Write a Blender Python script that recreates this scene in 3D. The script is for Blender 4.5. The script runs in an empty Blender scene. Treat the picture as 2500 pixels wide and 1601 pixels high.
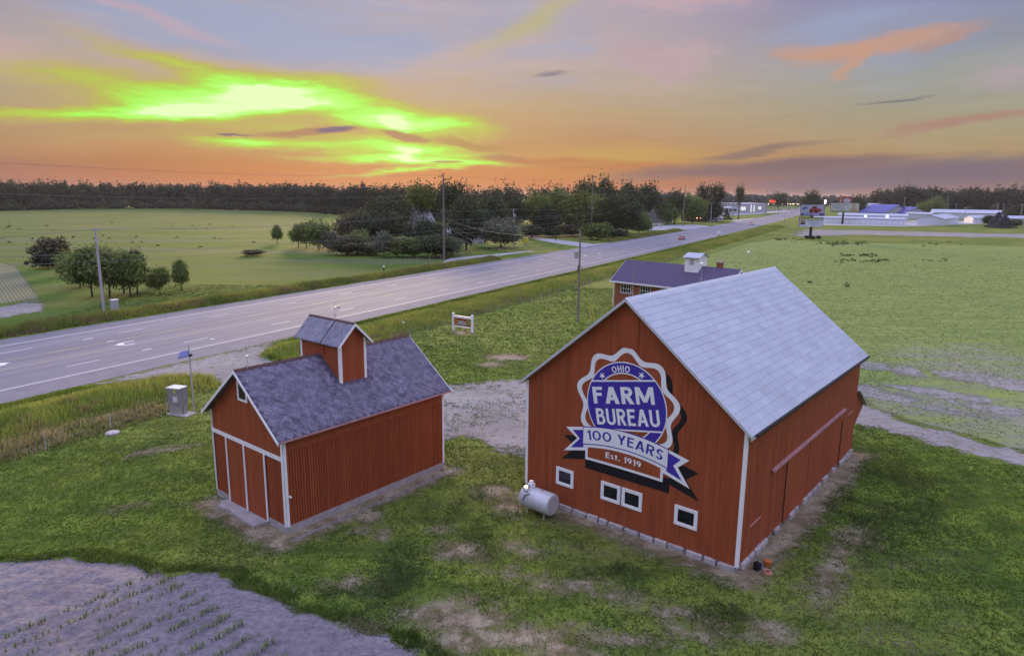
import bpy, math, random
import numpy as np
from mathutils import Vector, Matrix
random.seed(7); rng = np.random.default_rng(11)
S = bpy.context.scene
col = S.collection
pi = math.pi; rad = math.radians

# ------------------------------------------------------------------ camera
FPX, PITCH, ROLL, CAMH = 1648.67, 0.19386, 0.00907, 16.154
cam = bpy.data.cameras.new('camera'); camo = bpy.data.objects.new('camera', cam); col.objects.link(camo)
cam.sensor_width = 36.0; cam.lens = 36.0 * FPX / 2500.0; cam.clip_start = 0.1; cam.clip_end = 12000
camo.matrix_world = Matrix.Translation((0, 0, CAMH)) @ Matrix.Rotation(pi/2 - PITCH, 4, 'X') @ Matrix.Rotation(ROLL, 4, 'Z')
S.camera = camo
S.render.resolution_x, S.render.resolution_y = 1024, 655
def ray(px, py):
    X, Y = px - 1250, py - 800.5
    c, s = math.cos(ROLL), math.sin(ROLL)
    x, y = X*c + Y*s, -X*s + Y*c
    cp, sp = math.cos(PITCH), math.sin(PITCH)
    return np.array([x/FPX, cp - y/FPX*sp, -sp - y/FPX*cp])
def G(px, py, z=0.0):                      # the point of the ground seen at a spot of the survey photograph
    r = ray(px, py); t = (z - CAMH)/r[2]
    return np.array([r[0]*t, r[1]*t])
def ZAT(px, py, y):                        # height of a thing standing at depth y
    r = ray(px, py); return CAMH + r[2]*y/r[1]
def AZEL(px, py):
    r = ray(px, py); return math.atan2(r[0], r[1]), math.atan2(r[2], math.hypot(r[0], r[1]))

# ------------------------------------------------------------------ view, sun, sky
S.view_settings.view_transform = 'Standard'; S.view_settings.look = 'None'
S.view_settings.exposure = 0.0; S.view_settings.gamma = 1.0; S.view_settings.use_curve_mapping = False
S.cycles.max_bounces = 6; S.cycles.diffuse_bounces = 3; S.cycles.glossy_bounces = 3
S.cycles.transparent_max_bounces = 10; S.cycles.use_denoising = True
S.cycles.sample_clamp_indirect = 4.0
SUN_AZ, SUN_EL = rad(-9.3), rad(8.0)
sl = bpy.data.lights.new('sun', 'SUN'); so = bpy.data.objects.new('sun', sl); col.objects.link(so)
sl.energy = 5.0; sl.angle = rad(15); sl.color = (1.0, 0.72, 0.36)
so.rotation_euler = Vector((math.sin(SUN_AZ)*math.cos(SUN_EL), math.cos(SUN_AZ)*math.cos(SUN_EL), math.sin(SUN_EL))).to_track_quat('Z', 'Y').to_euler()

W = bpy.data.worlds.new('World'); S.world = W; W.use_nodes = True
def lin(r, g, b):
    f = lambda c: (c/255/12.92) if c/255 <= 0.04045 else ((c/255 + 0.055)/1.055)**2.4
    return (f(r), f(g), f(b), 1)
class NT:
    def __init__(s, tree): s.t = tree; s.n = tree.nodes; s.l = tree.links
    def new(s, typ, **kw):
        nd = s.n.new(typ)
        for k, v in kw.items(): setattr(nd, k, v)
        return nd
    def put(s, sock, v):
        if hasattr(v, 'is_output'): s.l.new(v, sock)
        else:
            try: sock.default_value = v
            except Exception: sock.default_value = (*v, 1) if len(v) == 3 else v[:3]
    def math(s, op, a, b=0.0, c=None, clamp=False):
        nd = s.new('ShaderNodeMath', operation=op, use_clamp=clamp)
        s.put(nd.inputs[0], a); s.put(nd.inputs[1], b)
        if c is not None: s.put(nd.inputs[2], c)
        return nd.outputs[0]
    def mix(s, f, a, b, mode='MIX'):
        nd = s.new('ShaderNodeMix', data_type='RGBA', blend_type=mode)
        s.put(nd.inputs[0], f); s.put(nd.inputs[6], a); s.put(nd.inputs[7], b)
        return nd.outputs[2]
    def noise(s, vec, scale, detail=3, rough=0.55, dist=0.0, col=False):
        nd = s.new('ShaderNodeTexNoise'); s.put(nd.inputs['Scale'], scale)
        nd.inputs['Detail'].default_value = detail; nd.inputs['Roughness'].default_value = rough; nd.inputs['Distortion'].default_value = dist
        if vec is not None: s.l.new(vec, nd.inputs['Vector'])
        return nd.outputs['Color'] if col else nd.outputs[0]
    def ramp(s, f, stops, interp='LINEAR'):
        nd = s.new('ShaderNodeValToRGB'); cr = nd.color_ramp; cr.interpolation = interp
        while len(cr.elements) < len(stops): cr.elements.new(0.5)
        for e, (p, c) in zip(cr.elements, stops): e.position = p; e.color = c if len(c) == 4 else (*c, 1)
        s.put(nd.inputs[0], f); return nd.outputs[0]
    def smooth(s, v, a, b, lo=0.0, hi=1.0):
        nd = s.new('ShaderNodeMapRange', interpolation_type='SMOOTHSTEP'); s.put(nd.inputs[0], v)
        for i, q in enumerate((a, b, lo, hi)): s.put(nd.inputs[1+i], q)
        return nd.outputs[0]
    def mapping(s, vec, loc=(0, 0, 0), rot=(0, 0, 0), scale=(1, 1, 1), typ='POINT'):
        nd = s.new('ShaderNodeMapping', vector_type=typ); s.l.new(vec, nd.inputs[0])
        nd.inputs[1].default_value = loc; nd.inputs[2].default_value = rot; nd.inputs[3].default_value = scale
        return nd.outputs[0]
def build_sky():
    t = NT(W.node_tree); W.node_tree.nodes.clear()
    out = t.new('ShaderNodeOutputWorld'); bg0 = t.new('ShaderNodeBackground'); bg = t.new('ShaderNodeBackground'); mx = t.new('ShaderNodeMixShader')
    t.l.new(bg0.outputs[0], mx.inputs[1]); t.l.new(bg.outputs[0], mx.inputs[2]); t.l.new(mx.outputs[0], out.inputs[0])
    d = t.new('ShaderNodeTexCoord').outputs['Generated']
    sp = t.new('ShaderNodeSeparateXYZ'); t.l.new(d, sp.inputs[0])
    az = t.math('ARCTAN2', sp.outputs[0], sp.outputs[1]); el = t.math('ARCSINE', sp.outputs[2])
    cv = t.new('ShaderNodeCombineXYZ'); t.l.new(az, cv.inputs[0]); t.l.new(el, cv.inputs[1])
    da = t.math('ABSOLUTE', t.math('SUBTRACT', az, SUN_AZ))
    da = t.math('MINIMUM', da, t.math('SUBTRACT', 2*pi, da))
    P = lambda deg: math.sqrt(max(deg, 0)/90)
    hi = [(P(30), (.76, .78, 1.16, 1)), (P(50), (1.12, 1.18, 1.78, 1)), (1, (1.32, 1.42, 2.15, 1))]
    def base(e):
        f = t.math('SQRT', t.math('DIVIDE', t.math('MAXIMUM', e, 0.0), pi/2))
        sunward = t.ramp(f, [(0, lin(194, 108, 56)), (P(2), lin(192, 120, 68)), (P(4.5), lin(186, 138, 96)), (P(7), lin(188, 160, 122)), (P(10), lin(188, 168, 162)), (P(15), lin(176, 164, 176))] + hi)
        away = t.ramp(f, [(0, lin(150, 102, 88)), (P(1.6), lin(128, 106, 112)), (P(3.2), lin(172, 146, 108)), (P(5.5), lin(164, 156, 130)), (P(9), lin(152, 156, 154)), (P(15), lin(128, 130, 178))] + hi)
        return t.mix(t.smooth(da, rad(10), rad(44)), sunward, away)
    earth = lambda c: t.mix(t.smooth(el, rad(-.6), rad(-3)), c, (.06, .07, .06, 1))
    sky = t.new('ShaderNodeTexSky', sky_type='NISHITA', sun_disc=False)
    sky.sun_elevation = SUN_EL; sky.sun_rotation = SUN_AZ
    skyc = t.mix(1.0, sky.outputs[0], (.002, .002, .003, 1), 'MULTIPLY')
    t.l.new(earth(t.mix(1.0, base(el), skyc, 'ADD')), bg0.inputs[0])
    # the low western sky with its clouds
    t.l.new(t.math('MULTIPLY', t.smooth(el, rad(34), rad(20)), t.smooth(da, rad(80), rad(58))), mx.inputs[0])
    nv = t.noise(t.mapping(cv.outputs[0], scale=(6.0, 24.0, 1)), 1.0, 5, 0.6, 0.3, col=True)
    sub = t.new('ShaderNodeVectorMath', operation='SUBTRACT'); t.l.new(nv, sub.inputs[0]); sub.inputs[1].default_value = (0.5, 0.5, 0.5)
    mul = t.new('ShaderNodeVectorMath', operation='MULTIPLY'); t.l.new(sub.outputs[0], mul.inputs[0]); mul.inputs[1].default_value = (0.11, 0.032, 0)
    add = t.new('ShaderNodeVectorMath', operation='ADD'); t.l.new(cv.outputs[0], add.inputs[0]); t.l.new(mul.outputs[0], add.inputs[1])
    wv = add.outputs[0]
    ws = t.new('ShaderNodeSeparateXYZ'); t.l.new(wv, ws.inputs[0])
    c = base(ws.outputs[1])
    n2 = t.noise(t.mapping(wv, loc=(3.1, 1.7, 0), scale=(2.2, 9.0, 1)), 1.0, 6, 0.55, 0.4)
    c = t.mix(t.math('MULTIPLY', t.smooth(n2, 0.5, 0.72), t.smooth(el, rad(4), rad(9))), c, t.mix(t.smooth(da, rad(20), rad(60)), lin(200, 168, 172), lin(176, 158, 178)))
    c = t.mix(t.math('MULTIPLY', t.smooth(n2, 0.50, 0.32), t.smooth(el, rad(6), rad(11), 0, .85)), c, lin(152, 162, 192))
    n3 = t.noise(t.mapping(wv, loc=(.3, 5.7, 0), scale=(3.5, 40.0, 1)), 1.0, 5, 0.6, 0.2)
    c = t.mix(1.0, c, t.ramp(n3, [(.3, (.95, .95, .95)), (.7, (1.05, 1.05, 1.04))]), 'MULTIPLY')
    def blob(c, px, py, rx, ry, rot, colr, k=1.0, soft=1.0, src=None):
        a, e = AZEL(px, py)
        m = t.mapping(src or wv, loc=(a, e, 0), rot=(0, 0, rad(rot)), scale=(rx/FPX, ry/FPX, 1), typ='TEXTURE')
        g = t.new('ShaderNodeTexGradient', gradient_type='SPHERICAL'); t.l.new(m, g.inputs[0])
        return t.mix(t.smooth(g.outputs[1], 0.0, soft, 0, k), c, colr)
    lime = (.33, 1.0, .075, 1); core = (.70, 1.08, .38, 1); yl = lin(190, 186, 70); grn = lin(172, 200, 62)
    # glow around the set sun: one brightness field, coloured by a ramp
    def field(acc, px, py, rx, ry, rot, amp):
        a, e = AZEL(px, py)
        m = t.mapping(wv, loc=(a, e, 0), rot=(0, 0, rad(rot)), scale=(rx/FPX, ry/FPX, 1), typ='TEXTURE')
        g = t.new('ShaderNodeTexGradient', gradient_type='SPHERICAL'); t.l.new(m, g.inputs[0])
        return t.math('MULTIPLY_ADD', g.outputs[1], amp, acc)
    fl = 0.0
    for q in ((700, 290, 900, 170, -3, .26), (620, 228, 330, 54, 6, .66), (560, 250, 240, 40, 8, .34), (290, 272, 470, 18, 5, .50), (950, 284, 300, 44, -8, .58), (990, 366, 300, 40, -3, .52), (1050, 398, 360, 13, -1, .55),
              (660, 216, 150, 20, 8, .42), (740, 248, 90, 16, 12, .38), (980, 294, 44, 26, 0, .38), (980, 382, 50, 34, 0, .5), (640, 354, 180, 18, 0, .34), (1000, 418, 230, 7, 4, .5), (210, 200, 300, 46, -8, .20), (1430, 402, 110, 8, 2, .35), (450, 164, 280, 26, -12, .26)):
        fl = field(fl, *q)
    n4 = t.noise(t.mapping(wv, loc=(7.3, 2.2, 0), rot=(0, 0, rad(-6)), scale=(5.0, 44.0, 1)), 1.0, 8, 0.64, 0.6)
    fl = t.math('MULTIPLY', fl, t.math('MULTIPLY_ADD', n4, 1.9, .06))
    gc = t.ramp(fl, [(.10, lin(190, 168, 108)), (.26, lin(186, 178, 86)), (.42, lin(180, 204, 76)), (.55, lin(168, 244, 84)), (.75, (.50, 1.02, .20)), (.95, (.78, 1.1, .50))])
    c = t.mix(t.smooth(fl, .02, .34), c, gc)
    c = blob(c, 1300, 50, 240, 40, 24, lin(190, 178, 110), .7, 1)
    c = blob(c, 1500, 390, 380, 60, 0, lin(196, 170, 84), .5, 1)
    # cloud bars
    dk = lin(122, 92, 92); dp = lin(112, 96, 118); br = lin(168, 122, 92)
    c = blob(c, 760, 318, 150, 13, 6, br, .9, .5)
    c = blob(c, 815, 312, 55, 9, 5, dp, 1, .5)
    c = blob(c, 590, 329, 42, 5, -4, dp, .9, .6)
    c = blob(c, 985, 330, 70, 15, -10, br, .9, .5)
    c = blob(c, 1140, 352, 130, 14, -6, lin(172, 134, 84), .85, .6)
    c = blob(c, 1240, 386, 90, 15, -4, br, .85, .6)
    c = blob(c, 1090, 400, 46, 6, 0, br, .9, .6)
    c = blob(c, 1345, 186, 46, 11, 8, lin(128, 122, 136), .8, .8)
    c = blob(c, 1420, 404, 330, 20, -2, lin(184, 116, 76), .8, .7)
    c = blob(c, 1860, 412, 460, 24, 3, lin(122, 100, 106), .9, .7)
    c = blob(c, 1850, 372, 190, 13, 8, lin(138, 114, 104), .9, .7)
    c = blob(c, 2180, 430, 480, 34, 4, lin(120, 103, 116), .9, .7)
    c = blob(c, 2180, 247, 90, 6, 8, lin(120, 118, 124), .8, .8)
    c = blob(c, 2340, 305, 220, 14, 7, lin(170, 128, 116), .8, .8)
    c = blob(c, 1590, 140, 170, 46, -16, lin(186, 160, 166), .8, .8)
    # the orange wing cloud
    oc = lin(196, 152, 128)
    c = blob(c, 2160, 108, 230, 24, 6, oc, .85, .6)
    c = blob(c, 2000, 122, 130, 17, 1, oc, .8, .6)
    c = blob(c, 2070, 148, 90, 14, 28, oc, .8, .6)
    c = blob(c, 2330, 95, 90, 12, 14, lin(180, 144, 132), .8, .7)
    c = blob(c, 600, 70, 330, 76, -6, lin(158, 164, 190), .85, .7)
    c = blob(c, 360, 40, 260, 18, -14, lin(190, 165, 176), .7, .8)
    t.l.new(earth(t.mix(1.0, c, skyc, 'ADD')), bg.inputs[0])
build_sky()

# ------------------------------------------------------------------ numpy noise
def vnoise(x, y, seed=0):
    xi, yi = np.floor(x).astype(np.int64), np.floor(y).astype(np.int64); xf, yf = x - xi, y - yi
    def h(a, b):
        n = (a*374761393 + b*668265263 + seed*1442695041) & 0x7fffffff
        n = ((n ^ (n >> 13))*1274126177) & 0x7fffffff
        return ((n ^ (n >> 16)) & 0xffff)/65535.0
    u, v = xf*xf*(3-2*xf), yf*yf*(3-2*yf)
    return (h(xi, yi)*(1-u) + h(xi+1, yi)*u)*(1-v) + (h(xi, yi+1)*(1-u) + h(xi+1, yi+1)*u)*v
def fbm(x, y, sc=1.0, seed=0, oct=4):
    r, a, tot = 0, 1.0, 0
    for i in range(oct):
        r = r + a*vnoise(x*sc, y*sc, seed+i*17); tot += a; a *= .5; sc *= 2.03
    return r/tot

# ------------------------------------------------------------------ materials
MATS = {}
def pmat(name, c, rough=.8, var=.15, sc=3.0, bump=0.0, bsc=20.0, metal=0.0, spec=.3, obrand=0.0, coord='Object', c2=None, stretch=None, emit=None):
    m = bpy.data.materials.new(name); m.use_nodes = True; t = NT(m.node_tree)
    b = t.n['Principled BSDF']; vec = t.new('ShaderNodeNewGeometry').outputs['Position'] if coord == 'World' else t.new('ShaderNodeTexCoord').outputs[coord]
    if stretch: vec = t.mapping(vec, scale=stretch)
    n = t.noise(vec, sc, 5, .6)
    c = tuple(c[:3])
    lo = tuple(v*(1-var) for v in c) + (1,); hi = (tuple(v*(1+var) for v in c) if c2 is None else tuple(c2[:3])) + (1,)
    cc = t.ramp(n, [(.3, lo), (.7, hi)])
    if obrand:
        oi = t.new('ShaderNodeObjectInfo')
        hs = t.new('ShaderNodeHueSaturation'); t.l.new(cc, hs.inputs['Color'])
        t.put(hs.inputs['Value'], t.math('MULTIPLY_ADD', oi.outputs['Random'], 2*obrand, 1-obrand)); cc = hs.outputs[0]
    t.l.new(cc, b.inputs['Base Color'])
    b.inputs['Roughness'].default_value = rough; b.inputs['Metallic'].default_value = metal; b.inputs['Specular IOR Level'].default_value = spec
    if bump:
        bn = t.new('ShaderNodeBump'); bn.inputs['Strength'].default_value = bump; bn.inputs['Distance'].default_value = .02
        t.l.new(t.noise(vec, bsc, 4, .6), bn.inputs['Height']); t.l.new(bn.outputs[0], b.inputs['Normal'])
    if emit:
        b.inputs['Emission Color'].default_value = (*emit[:3], 1); b.inputs['Emission Strength'].default_value = emit[3]
    MATS[name] = m; return m
def attrmat(name, rough=.7, transl=.35, obrand=0.0, huer=0.0, tint=None, spec=.12):
    m = bpy.data.materials.new(name); m.use_nodes = True; t = NT(m.node_tree); t.n.clear()
    out = t.new('ShaderNodeOutputMaterial')
    if tint is None:
        cc = t.new('ShaderNodeAttribute', attribute_name='col').outputs['Color']
    else:
        at = t.new('ShaderNodeAttribute', attribute_name='col').outputs['Color']
        cc = t.mix(1.0, at, (*tint, 1), 'MULTIPLY')
    if obrand:
        oi = t.new('ShaderNodeObjectInfo')
        hs = t.new('ShaderNodeHueSaturation'); t.l.new(cc, hs.inputs['Color'])
        t.put(hs.inputs['Value'], t.math('MULTIPLY_ADD', oi.outputs['Random'], 2*obrand, 1-obrand))
        t.put(hs.inputs['Hue'], t.math('MULTIPLY_ADD', oi.outputs['Random'], huer, .5-huer/2)); cc = hs.outputs[0]
    d = t.new('ShaderNodeBsdfPrincipled'); d.inputs['Roughness'].default_value = rough; d.inputs['Specular IOR Level'].default_value = spec
    tr = t.new('ShaderNodeBsdfTranslucent'); mx = t.new('ShaderNodeMixShader'); mx.inputs[0].default_value = transl
    t.l.new(cc, d.inputs['Base Color']); t.l.new(cc, tr.inputs[0])
    t.l.new(d.outputs[0], mx.inputs[1]); t.l.new(tr.outputs[0], mx.inputs[2]); t.l.new(mx.outputs[0], out.inputs[0])
    MATS[name] = m; return m
M_red = pmat('barn_red', (.315, .074, .026), .75, .17, 1.1, .3, 30, obrand=.07, stretch=(3, 3, .35), coord='World')
M_redd = pmat('barn_red_slat', (.295, .068, .023), .75, .15, 2.0, .2, 30, obrand=.12, stretch=(3, 3, .4), coord='World')
M_white = pmat('white_paint', (.88, .88, .88), .5, .05, 4.0, .05, 40)
M_mwhite = pmat('mural_white', (.88, .88, .89), .7, .05, 1.5, .15, 30, coord='Object', stretch=(3, 3, .5))
M_mblue = pmat('mural_blue', (.06, .036, .36), .7, .10, 1.5, .15, 30, stretch=(3, 3, .5))
M_mblack = pmat('mural_black', (.012, .011, .014), .8, .2, 1.5, .15, 30, stretch=(3, 3, .5))
M_galv = pmat('galvanized_sheet', (.45, .48, .54), .55, .10, .8, .10, 5, metal=.25, spec=.4, obrand=.05, coord='World')
M_edge = pmat('roof_edge_metal', (.60, .62, .66), .5, .08, 3, metal=.2)
M_shing = pmat('slate_shingle', (.115, .10, .155), .8, .35, 2.2, .5, 40, obrand=.2, c2=(.19, .17, .235), coord='World')
M_shingc = pmat('slate_shingle_pale', (.20, .195, .265), .8, .30, 3.0, .5, 40, obrand=.14, c2=(.30, .285, .35), coord='World')
for m_ in (M_shing, M_shingc):             # lichen-pale shingle edges
    t_ = NT(m_.node_tree); b_ = t_.n['Principled BSDF']; src = b_.inputs['Base Color'].links[0].from_socket
    e_ = t_.new('ShaderNodeAttribute', attribute_name='e').outputs['Fac']; v_ = t_.new('ShaderNodeNewGeometry').outputs['Position']
    k_ = t_.math('MULTIPLY', t_.smooth(e_, .6, 1.0, 0, .6), t_.smooth(t_.noise(v_, 4, 4, .7), .45, .65))
    t_.l.new(t_.mix(k_, src, (.36, .345, .42, 1)), b_.inputs['Base Color'])
M_deck = pmat('slate_underlay', (.085, .075, .11), .9, .2, 3)
M_ridge = pmat('ridge_tile', (.10, .05, .045), .8, .2)
M_conc = pmat('concrete', (.36, .33, .33), .9, .2, 2.5, .4, 15)
M_stone = pmat('fieldstone', (.40, .36, .36), .9, .25, 3.0, .6, 8, obrand=.15)
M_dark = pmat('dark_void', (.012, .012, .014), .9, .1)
M_glass = pmat('dark_glass', (.014, .015, .02), .08, .2, 2, spec=.6)
M_wood = pmat('weathered_pole', (.20, .165, .15), .9, .25, 2, .4, 30, obrand=.15, stretch=(8, 8, .6))
M_palew = pmat('pale_pole', (.42, .41, .44), .85, .15, 2, .3, 30, stretch=(8, 8, .6))
M_metal = pmat('grey_metal', (.45, .45, .47), .45, .08, 5, metal=.5)
M_wire = pmat('cable', (.20, .19, .20), .6, .05)
M_tank = pmat('silver_tank', (.56, .56, .60), .45, .08, 2.5, .05, 12, metal=.25)
M_rubber = pmat('black_rubber', (.015, .015, .016), .6, .1)
M_cab = pmat('cabinet_grey', (.27, .245, .27), .55, .06, 4)
M_cabtop = pmat('cabinet_top', (.72, .73, .68), .5, .04, 4)
M_yel = pmat('warning_yellow', (.62, .52, .05), .6, .05)
M_brick = pmat('brick_wall', (.30, .105, .055), .85, .2, 6, .3, 30)
M_asph = pmat('asphalt_shingle', (.105, .085, .15), .9, .25, 9, .4, 40)
M_paint = pmat('road_paint', (.78, .72, .74), .7, .12, 4)
M_ypaint = pmat('road_paint_yellow', (.40, .34, .20), .7, .25, 1.5)
M_rail = pmat('weathered_rail', (.46, .24, .25), .7, .2, 3)
M_purple = pmat('sign_dark', (.05, .03, .10), .6, .1)
M_orange = pmat('orange_plastic', (.46, .12, .035), .5, .1)
M_navy = pmat('blue_plastic', (.06, .05, .28), .4, .1)
M_bark = pmat('bark', (.075, .06, .05), .95, .3, 6, .5, 20)

# ------------------------------------------------------------------ mesh helpers
def tag(o, label=None, cat=None, group=None, kind=None):
    if label: o['label'] = label
    if cat: o['category'] = cat
    if group: o['group'] = group
    if kind: o['kind'] = kind
    return o
def thing(name, label, cat, loc=(0, 0, 0), rz=0.0, group=None):
    o = bpy.data.objects.new(name, None); col.objects.link(o); o.empty_display_size = .3
    o.location = loc; o.rotation_euler = (0, 0, rz)
    return tag(o, label, cat, group)
def link(name, me, mat=None, parent=None, loc=(0, 0, 0), rz=0.0, sc=None):
    if mat is not None and len(me.materials) == 0: me.materials.append(mat)
    o = bpy.data.objects.new(name, me); col.objects.link(o); o.parent = parent
    o.location = loc
    if rz: o.rotation_euler = (0, 0, rz)
    if sc is not None: o.scale = sc if hasattr(sc, '__len__') else (sc, sc, sc)
    return o
class MB:
    def __init__(s): s.v = []; s.f = []
    def add(s, vs, fs):
        k = len(s.v); s.v += [tuple(float(q) for q in p) for p in vs]; s.f += [tuple(i+k for i in f) for f in fs]; return s
    def box(s, x0, x1, y0, y1, z0, z1):
        return s.add([(x0, y0, z0), (x1, y0, z0), (x1, y1, z0), (x0, y1, z0), (x0, y0, z1), (x1, y0, z1), (x1, y1, z1), (x0, y1, z1)],
                     [(0, 3, 2, 1), (4, 5, 6, 7), (0, 1, 5, 4), (1, 2, 6, 5), (2, 3, 7, 6), (3, 0, 4, 7)])
    def slab(s, quad, n, th):              # a quad thickened by th along -n
        q = [np.array(p, float) for p in quad]; n = np.array(n, float)*th
        return s.add(q + [p - n for p in q], [(0, 1, 2, 3), (7, 6, 5, 4), (0, 4, 5, 1), (1, 5, 6, 2), (2, 6, 7, 3), (3, 7, 4, 0)])
    def prism(s, poly, axis, a, b):        # 2D polygon extruded from a to b along an axis
        def p3(p, t): return {'x': (t, p[0], p[1]), 'y': (p[0], t, p[1]), 'z': (p[0], p[1], t)}[axis]
        n = len(poly)
        return s.add([p3(p, a) for p in poly] + [p3(p, b) for p in poly],
                     [tuple(range(n))[::-1], tuple(range(n, 2*n))] + [(i, (i+1) % n, n+(i+1) % n, n+i) for i in range(n)])
    def cyl(s, p0, p1, r0, r1=None, n=10, caps=True):
        r1 = r0 if r1 is None else r1
        p0, p1 = Vector(p0), Vector(p1); q = (p1-p0).to_track_quat('Z', 'Y')
        A = [q @ Vector((math.cos(2*pi*i/n), math.sin(2*pi*i/n), 0)) for i in range(n)]
        fs = [(i, (i+1) % n, n+(i+1) % n, n+i) for i in range(n)]
        if caps: fs += [tuple(range(n))[::-1], tuple(range(n, 2*n))]
        return s.add([p0+a*r0 for a in A] + [p1+a*r1 for a in A], fs)
    def tube(s, path, r, n=5):
        for a, b in zip(path[:-1], path[1:]): s.cyl(a, b, r, r, n, False)
        return s
    def ball(s, c, r, n=10, m=6, sq=(1, 1, 1)):
        vs = []; fs = []
        for j in range(m+1):
            a = pi*j/m
            for i in range(n): vs.append((c[0]+r*sq[0]*math.sin(a)*math.cos(2*pi*i/n), c[1]+r*sq[1]*math.sin(a)*math.sin(2*pi*i/n), c[2]+r*sq[2]*math.cos(a)))
        for j in range(m):
            for i in range(n): fs.append((j*n+i, (j+1)*n+i, (j+1)*n+(i+1) % n, j*n+(i+1) % n))
        return s.add(vs, fs)
    def lathe(s, prof, c=(0, 0, 0), n=16):
        vs = []; fs = []
        for r, z in prof:
            for i in range(n): vs.append((c[0]+r*math.cos(2*pi*i/n), c[1]+r*math.sin(2*pi*i/n), c[2]+z))
        for j in range(len(prof)-1):
            for i in range(n): fs.append((j*n+i, j*n+(i+1) % n, (j+1)*n+(i+1) % n, (j+1)*n+i))
        return s.add(vs, fs)
    def mesh(s, name='m', smooth=False):
        me = bpy.data.meshes.new(name); me.from_pydata(s.v, [], s.f); me.update()
        if smooth: me.polygons.foreach_set('use_smooth', [True]*len(me.polygons))
        return me
    def build(s, name, mat, parent=None, loc=(0, 0, 0), rz=0.0, smooth=False):
        return link(name, s.mesh(name, smooth), mat, parent, loc, rz)
def npmesh(name, V, F, colr=None, smooth=False):
    me = bpy.data.meshes.new(name); n, k = F.shape
    me.vertices.add(len(V)); me.vertices.foreach_set('co', V.astype(np.float32).ravel())
    me.loops.add(n*k); me.loops.foreach_set('vertex_index', F.astype(np.int32).ravel())
    me.polygons.add(n); me.polygons.foreach_set('loop_start', np.arange(0, n*k, k, dtype=np.int32)); me.polygons.foreach_set('loop_total', np.full(n, k, np.int32))
    me.update(calc_edges=True)
    if colr is not None:
        a = me.attributes.new('col', 'FLOAT_COLOR', 'POINT'); a.data.foreach_set('color', np.concatenate([colr, np.ones((len(colr), 1))], 1).astype(np.float32).ravel())
    return me

# ------------------------------------------------------------------ the ground and its zones
def sd_poly(P, poly):                      # signed distance, positive inside
    poly = np.asarray(poly, float); x, y = P[:, 0], P[:, 1]
    d = np.full(len(P), 1e9); ins = np.zeros(len(P), bool)
    for a, b in zip(poly, np.roll(poly, -1, 0)):
        e = b-a; w0, w1 = x-a[0], y-a[1]; tt = np.clip((w0*e[0]+w1*e[1])/(e@e+1e-12), 0, 1)
        d = np.minimum(d, np.hypot(w0-e[0]*tt, w1-e[1]*tt))
        c = (a[1] > y) != (b[1] > y)
        with np.errstate(divide='ignore', invalid='ignore'): xi = (b[0]-a[0])*(y-a[1])/(b[1]-a[1])+a[0]
        ins ^= c & (x < xi)
    return np.where(ins, d, -d)
def Gs(pts): return np.array([G(*p) for p in pts])
def sheet(name, dfun, bounds, h, z, mat, margin=1.0, zf=None, kind='structure', split=0):
    x0, x1, y0, y1 = bounds; nx, ny = int((x1-x0)/h)+2, int((y1-y0)/h)+2
    X, Y = np.meshgrid(x0+np.arange(nx)*h, y0+np.arange(ny)*h); P = np.stack([X.ravel(), Y.ravel()], 1)
    d = dfun(P); Z = np.full(len(P), z) if zf is None else z+zf(P, d)
    I = np.arange(nx*ny).reshape(ny, nx); Q = np.stack([I[:-1, :-1], I[:-1, 1:], I[1:, 1:], I[1:, :-1]], -1).reshape(-1, 4)
    Q = Q[(d[Q] > -margin).any(1)]
    u = np.unique(Q); mp = np.zeros(nx*ny, int); mp[u] = np.arange(len(u))
    me = npmesh(name, np.stack([P[u, 0], P[u, 1], Z[u]], 1), mp[Q])
    a = me.attributes.new('d', 'FLOAT', 'POINT'); a.data.foreach_set('value', d[u].astype(np.float32))
    o = link(name, me, mat); return tag(o, kind=kind)
def groundmat(name, fn, edge=None, esc=1.2, eamp=1.5, soft=.25, rough=.95, bump=.5, bsc=10, bdist=.05):
    m = bpy.data.materials.new(name); m.use_nodes = True; t = NT(m.node_tree); t.n.clear()
    out = t.new('ShaderNodeOutputMaterial'); b = t.new('ShaderNodeBsdfPrincipled'); b.inputs['Roughness'].default_value = rough; b.inputs['Specular IOR Level'].default_value = .1
    vec = t.new('ShaderNodeTexCoord').outputs['Object']
    r = fn(t, vec); cc, hgt = r if isinstance(r, tuple) else (r, None)
    t.l.new(cc, b.inputs['Base Color'])
    bn = t.new('ShaderNodeBump'); bn.inputs['Strength'].default_value = bump; bn.inputs['Distance'].default_value = bdist
    t.l.new(hgt if hgt is not None else t.noise(vec, bsc, 5, .65), bn.inputs['Height']); t.l.new(bn.outputs[0], b.inputs['Normal'])
    if edge is None: t.l.new(b.outputs[0], out.inputs[0])
    else:
        d = t.new('ShaderNodeAttribute', attribute_name='d').outputs['Fac']
        n = t.noise(vec, esc, 6, .7); n = t.math('MULTIPLY', t.math('SUBTRACT', n, .5), 2*eamp)
        a = t.smooth(t.math('ADD', d, n), -soft, soft)
        tr = t.new('ShaderNodeBsdfTransparent'); mx = t.new('ShaderNodeMixShader')
        t.l.new(a, mx.inputs[0]); t.l.new(tr.outputs[0], mx.inputs[1]); t.l.new(b.outputs[0], mx.inputs[2]); t.l.new(mx.outputs[0], out.inputs[0])
    MATS[name] = m; return m
TH, OFF = 0.50002, -62.489
GR1, GR2, GR3 = (.075, .125, .021), (.145, .205, .030), (.21, .22, .055)
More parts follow.
